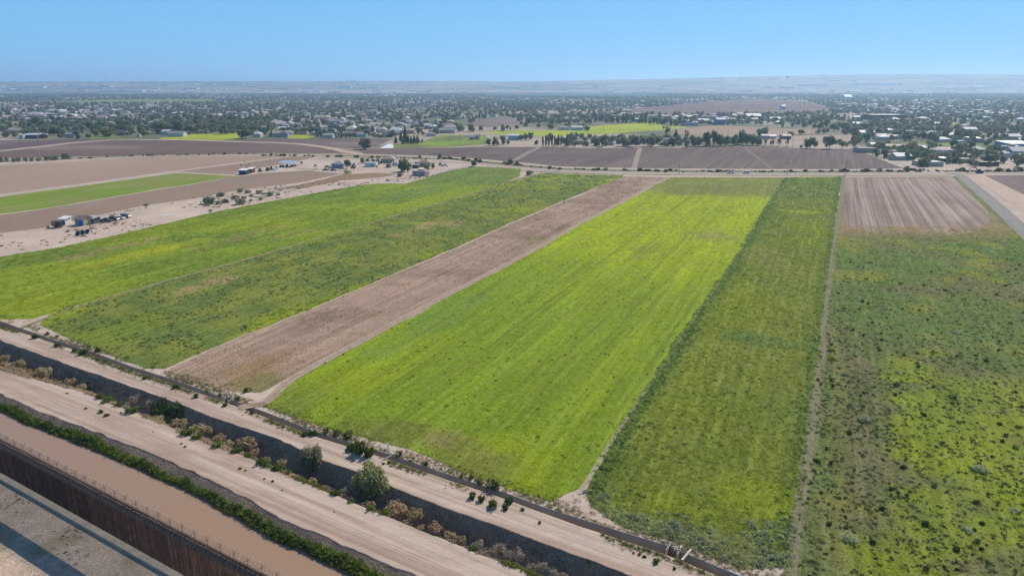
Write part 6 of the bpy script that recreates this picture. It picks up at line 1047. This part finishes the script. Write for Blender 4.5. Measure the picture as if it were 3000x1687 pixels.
# ---- the far town: what merges into one mass
ML_far = mat_leaf('far_leaf', attr='INSTANCER', trans=.5); M_tint = mat_tint('far_wall')
C_ft = proto_coll('far_tree_crowns', [crown('far_tree', 'round', 90, .24, ML_far, 900 + k, 1, 1, 0, 6) for k in range(4)])
C_fh = proto_coll('far_house_blocks', [house_meshes_f for house_meshes_f in (MB().prism([(-.5, 0), (.5, 0), (.5, .7), (0, 1), (-.5, .7)], -.5, .5, 'x').me('far_house', M_tint), MB().box((0, 0, 0), (1, 1, .85)).me('far_house', M_tint), MB().prism([(-.5, 0), (.5, 0), (.5, .95), (-.5, .7)], -.5, .5, 'x').me('far_house', M_tint), MB().box((0, 0, 0), (1, 1, .9), 0, 0, .7).me('far_house', M_tint))])
def far_points(n, y0, y1, dens):
    Y = np.sqrt(rg.uniform(y0 ** 2, y1 ** 2, n)); X = rg.uniform(-.86, .86, n) * Y + rg.uniform(-60, 60, n)
    ok = rg.uniform(0, 1, n) < dens(X, Y)
    for B in FARB: ok &= ~inpoly(X, Y, B)
    return np.stack([X, Y], 1)[ok]
def d_tree(X, Y):
    px, py = PX(X, Y); d = sm(.36, .6, fbm(X * .004, Y * .0022, 301, 4)); d = np.where(Y < 1300, d * ((px < 800) | (px > 2450) | ((px > 1480) & (py < 362))) * .8, d)
    return np.clip(d + .18, 0, 1) * (Y > 760) + .0
zq = []
for (n_, x0, x1, y0, y1) in ((420, -80, 800, 345, 398), (260, 550, 800, 348, 380), (150, 810, 1340, 330, 402), (420, 2440, 3080, 330, 430), (90, 2640, 3080, 428, 490), (60, 2560, 2760, 425, 470), (150, 1990, 2440, 330, 366), (120, 1480, 2000, 330, 362), (60, 1560, 2230, 408, 428)):
    pq = np.stack([rg.uniform(x0, x1, n_), rg.uniform(y0, y1, n_)], 1); wq = GA(pq); ok = np.ones(n_, bool)
    for B in FARB: ok &= ~inpoly(wq[:, 0], wq[:, 1], B)
    zq.append(wq[ok])
zq = np.concatenate(zq); n = len(zq); hh = rg.uniform(4.0, 9.5, n); ww = hh * rg.uniform(.5, .8, n)
C_nt = proto_coll('near_tree_crowns', [crown('near_tree', 'round', 380, .13, ML_far, 950 + k, 1, 1, 0, 10) for k in range(4)])
scatter('woodland', np.column_stack([zq, np.zeros(n)]), np.column_stack([np.zeros((n, 2)), rg.uniform(0, 6.28, n)]), np.stack([ww, ww, hh], 1), mixc(full(n, (.175, .21, .11)), [.27, .28, .175], rg.uniform(0, 1, n)), C_nt, rg.integers(0, 4, n), 'crowns filling in the woods and gardens between the houses', 'woodland')
q = far_points(46000, 900, 5400, d_tree); n = len(q); hh = rg.uniform(4, 11, n); ww = hh * rg.uniform(.45, .7, n)
scatter('woodland', np.column_stack([q, np.zeros(n)]), np.column_stack([np.zeros((n, 2)), rg.uniform(0, 6.28, n)]), np.stack([ww, ww, hh], 1), mixc(full(n, (.18, .215, .12)), [.29, .295, .20], rg.uniform(0, 1, n)) , C_ft, rg.integers(0, 4, n), 'far trees merging into a dark band across the valley', 'woodland')
def d_house(X, Y): return np.clip(.12 + .9 * sm(.45, .62, fbm(X * .003 + 7, Y * .0018, 303, 4)), 0, 1)
q = far_points(17000, 1250, 5300, d_house); n = len(q); sz = rg.uniform(9, 24, n); 
tn = np.array([(.66, .65, .62), (.55, .48, .40), (.42, .35, .29), (.5, .38, .34), (.33, .33, .35), (.22, .17, .15)])[rg.integers(0, 6, n)] * .82
scatter('distant_town', np.column_stack([q, np.zeros(n)]), np.column_stack([np.zeros((n, 2)), rg.uniform(0, 3.14, n)]), np.stack([sz, sz * rg.uniform(.5, .9, n), rg.uniform(3.2, 5.5, n)], 1), tn, C_fh, rg.integers(0, 4, n), 'far houses merging into the hazy town', 'town')
for (px0, px1, py, lab) in ((1436, 1912, 283.5, 'very long white building low across the far valley'), (640, 790, 273, 'long white far roof above the left town'), (545, 580, 262, 'bright white far hall on the left skyline'), (195, 325, 257, 'pale blue far halls on the left skyline'), (0, 10, 256, 'pale blue far hall at the end of the left skyline'), (40, 130, 259, 'long pale far hall below the left skyline'), (1100, 1130, 286, 'white far roof in the middle of the town'), (1130, 1155, 284, 'thin white far roof beside the middle of the town'), (2500, 2620, 249, 'pale long hall high on the right mesa'), (2340, 2420, 252, 'pale hall low on the right mesa'), (1480, 1520, 260, 'pale hall on the central mesa'), (1070, 1110, 258, 'turquoise far hall on the central mesa'), (990, 1030, 257, 'long turquoise far hall left on the mesa'), (300, 420, 270, 'white far halls above the left tree band')):
    if py > 272: X, Y = G((px0 + px1) / 2, py); Z = 0.0
    else:
        Yc = np.linspace(5300, 9300, 400); u_ = ((px0 + px1) / 2 - CX) / F_PX; v_ = (py - CY) / F_PX; dy_ = math.cos(PITCH) - v_ * math.sin(PITCH); dz_ = -math.sin(PITCH) - v_ * math.cos(PITCH)
        zr = CAM_H + Yc / dy_ * dz_; hm = mesa_h(Yc / dy_ * u_, Yc); i0 = int(np.argmax(hm >= zr)); Y = float(Yc[i0]); X = Y / dy_ * u_; Z = float(hm[i0])
    w = (px1 - px0) * Y / F_PX; t = thing('warehouse', lab, 'warehouse', (X, Y, Z - 3)); a, b = house_meshes('flat', round(w), 60, 14, (.62, .66, .68), (.72, .76, .78)); obj('wall', a, t); obj('roof', b, t)
ny = 480; Yq = rg.uniform(5500, 9000, ny); Xq = rg.uniform(-.8, .8, ny) * Yq; n = ny; sz = rg.uniform(20, 120, n)
scatter('mesa_town', np.column_stack([Xq, Yq, mesa_h(Xq, Yq) - 2]), np.zeros((n, 3)), np.stack([sz, sz * .6, rg.uniform(7, 12, n)], 1), np.array([(.38, .38, .38), (.32, .29, .26), (.5, .52, .54)])[rg.integers(0, 3, n)], C_fh, rg.integers(0, 4, n), 'scattered pale roofs over the hazy mesa', 'town')
for (px_, h_) in ((315, 7), (420, 4), (640, 4), (1235, 5)):
    Y = 8800.; X = (px_ - CX) / F_PX * Y / math.cos(0) * .96; hz_ = h_ * Y / F_PX; t = thing('radio_mast', 'tiny thin mast on the far skyline', 'mast', (X, Y, float(mesa_h(np.array([X]), np.array([Y]))[0]) - 2), 0, 'masts on the skyline'); MB().tube([(0, 0, 0), (0, 0, hz_ * 1.6)], [4, 2], 5).part('mast', M_gate, t); MB().box((0, 0, hz_ * 1.1), (9, 9, 3)).part('platform', M_gate, t)

# ================================================================== HAZE
hz = MB().box((0, 6450, -5.5), (24600, 20600, 235)); mh, th = newmat('valley_haze')
o_ = th.nodes.new('ShaderNodeOutputMaterial'); pv = th.nodes.new('ShaderNodeVolumePrincipled'); pv.inputs['Color'].default_value = (.46, .71, 1.0, 1); pv.inputs['Density'].default_value = 0.00012; pv.inputs['Anisotropy'].default_value = 0.45
th.links.new(pv.outputs[0], o_.inputs['Volume'])
ho = obj('haze', hz.me('haze', mh)); ho.rotation_euler = (0, 0, AW); tag(ho, 'pale blue haze filling the valley', 'haze', kind='stuff')
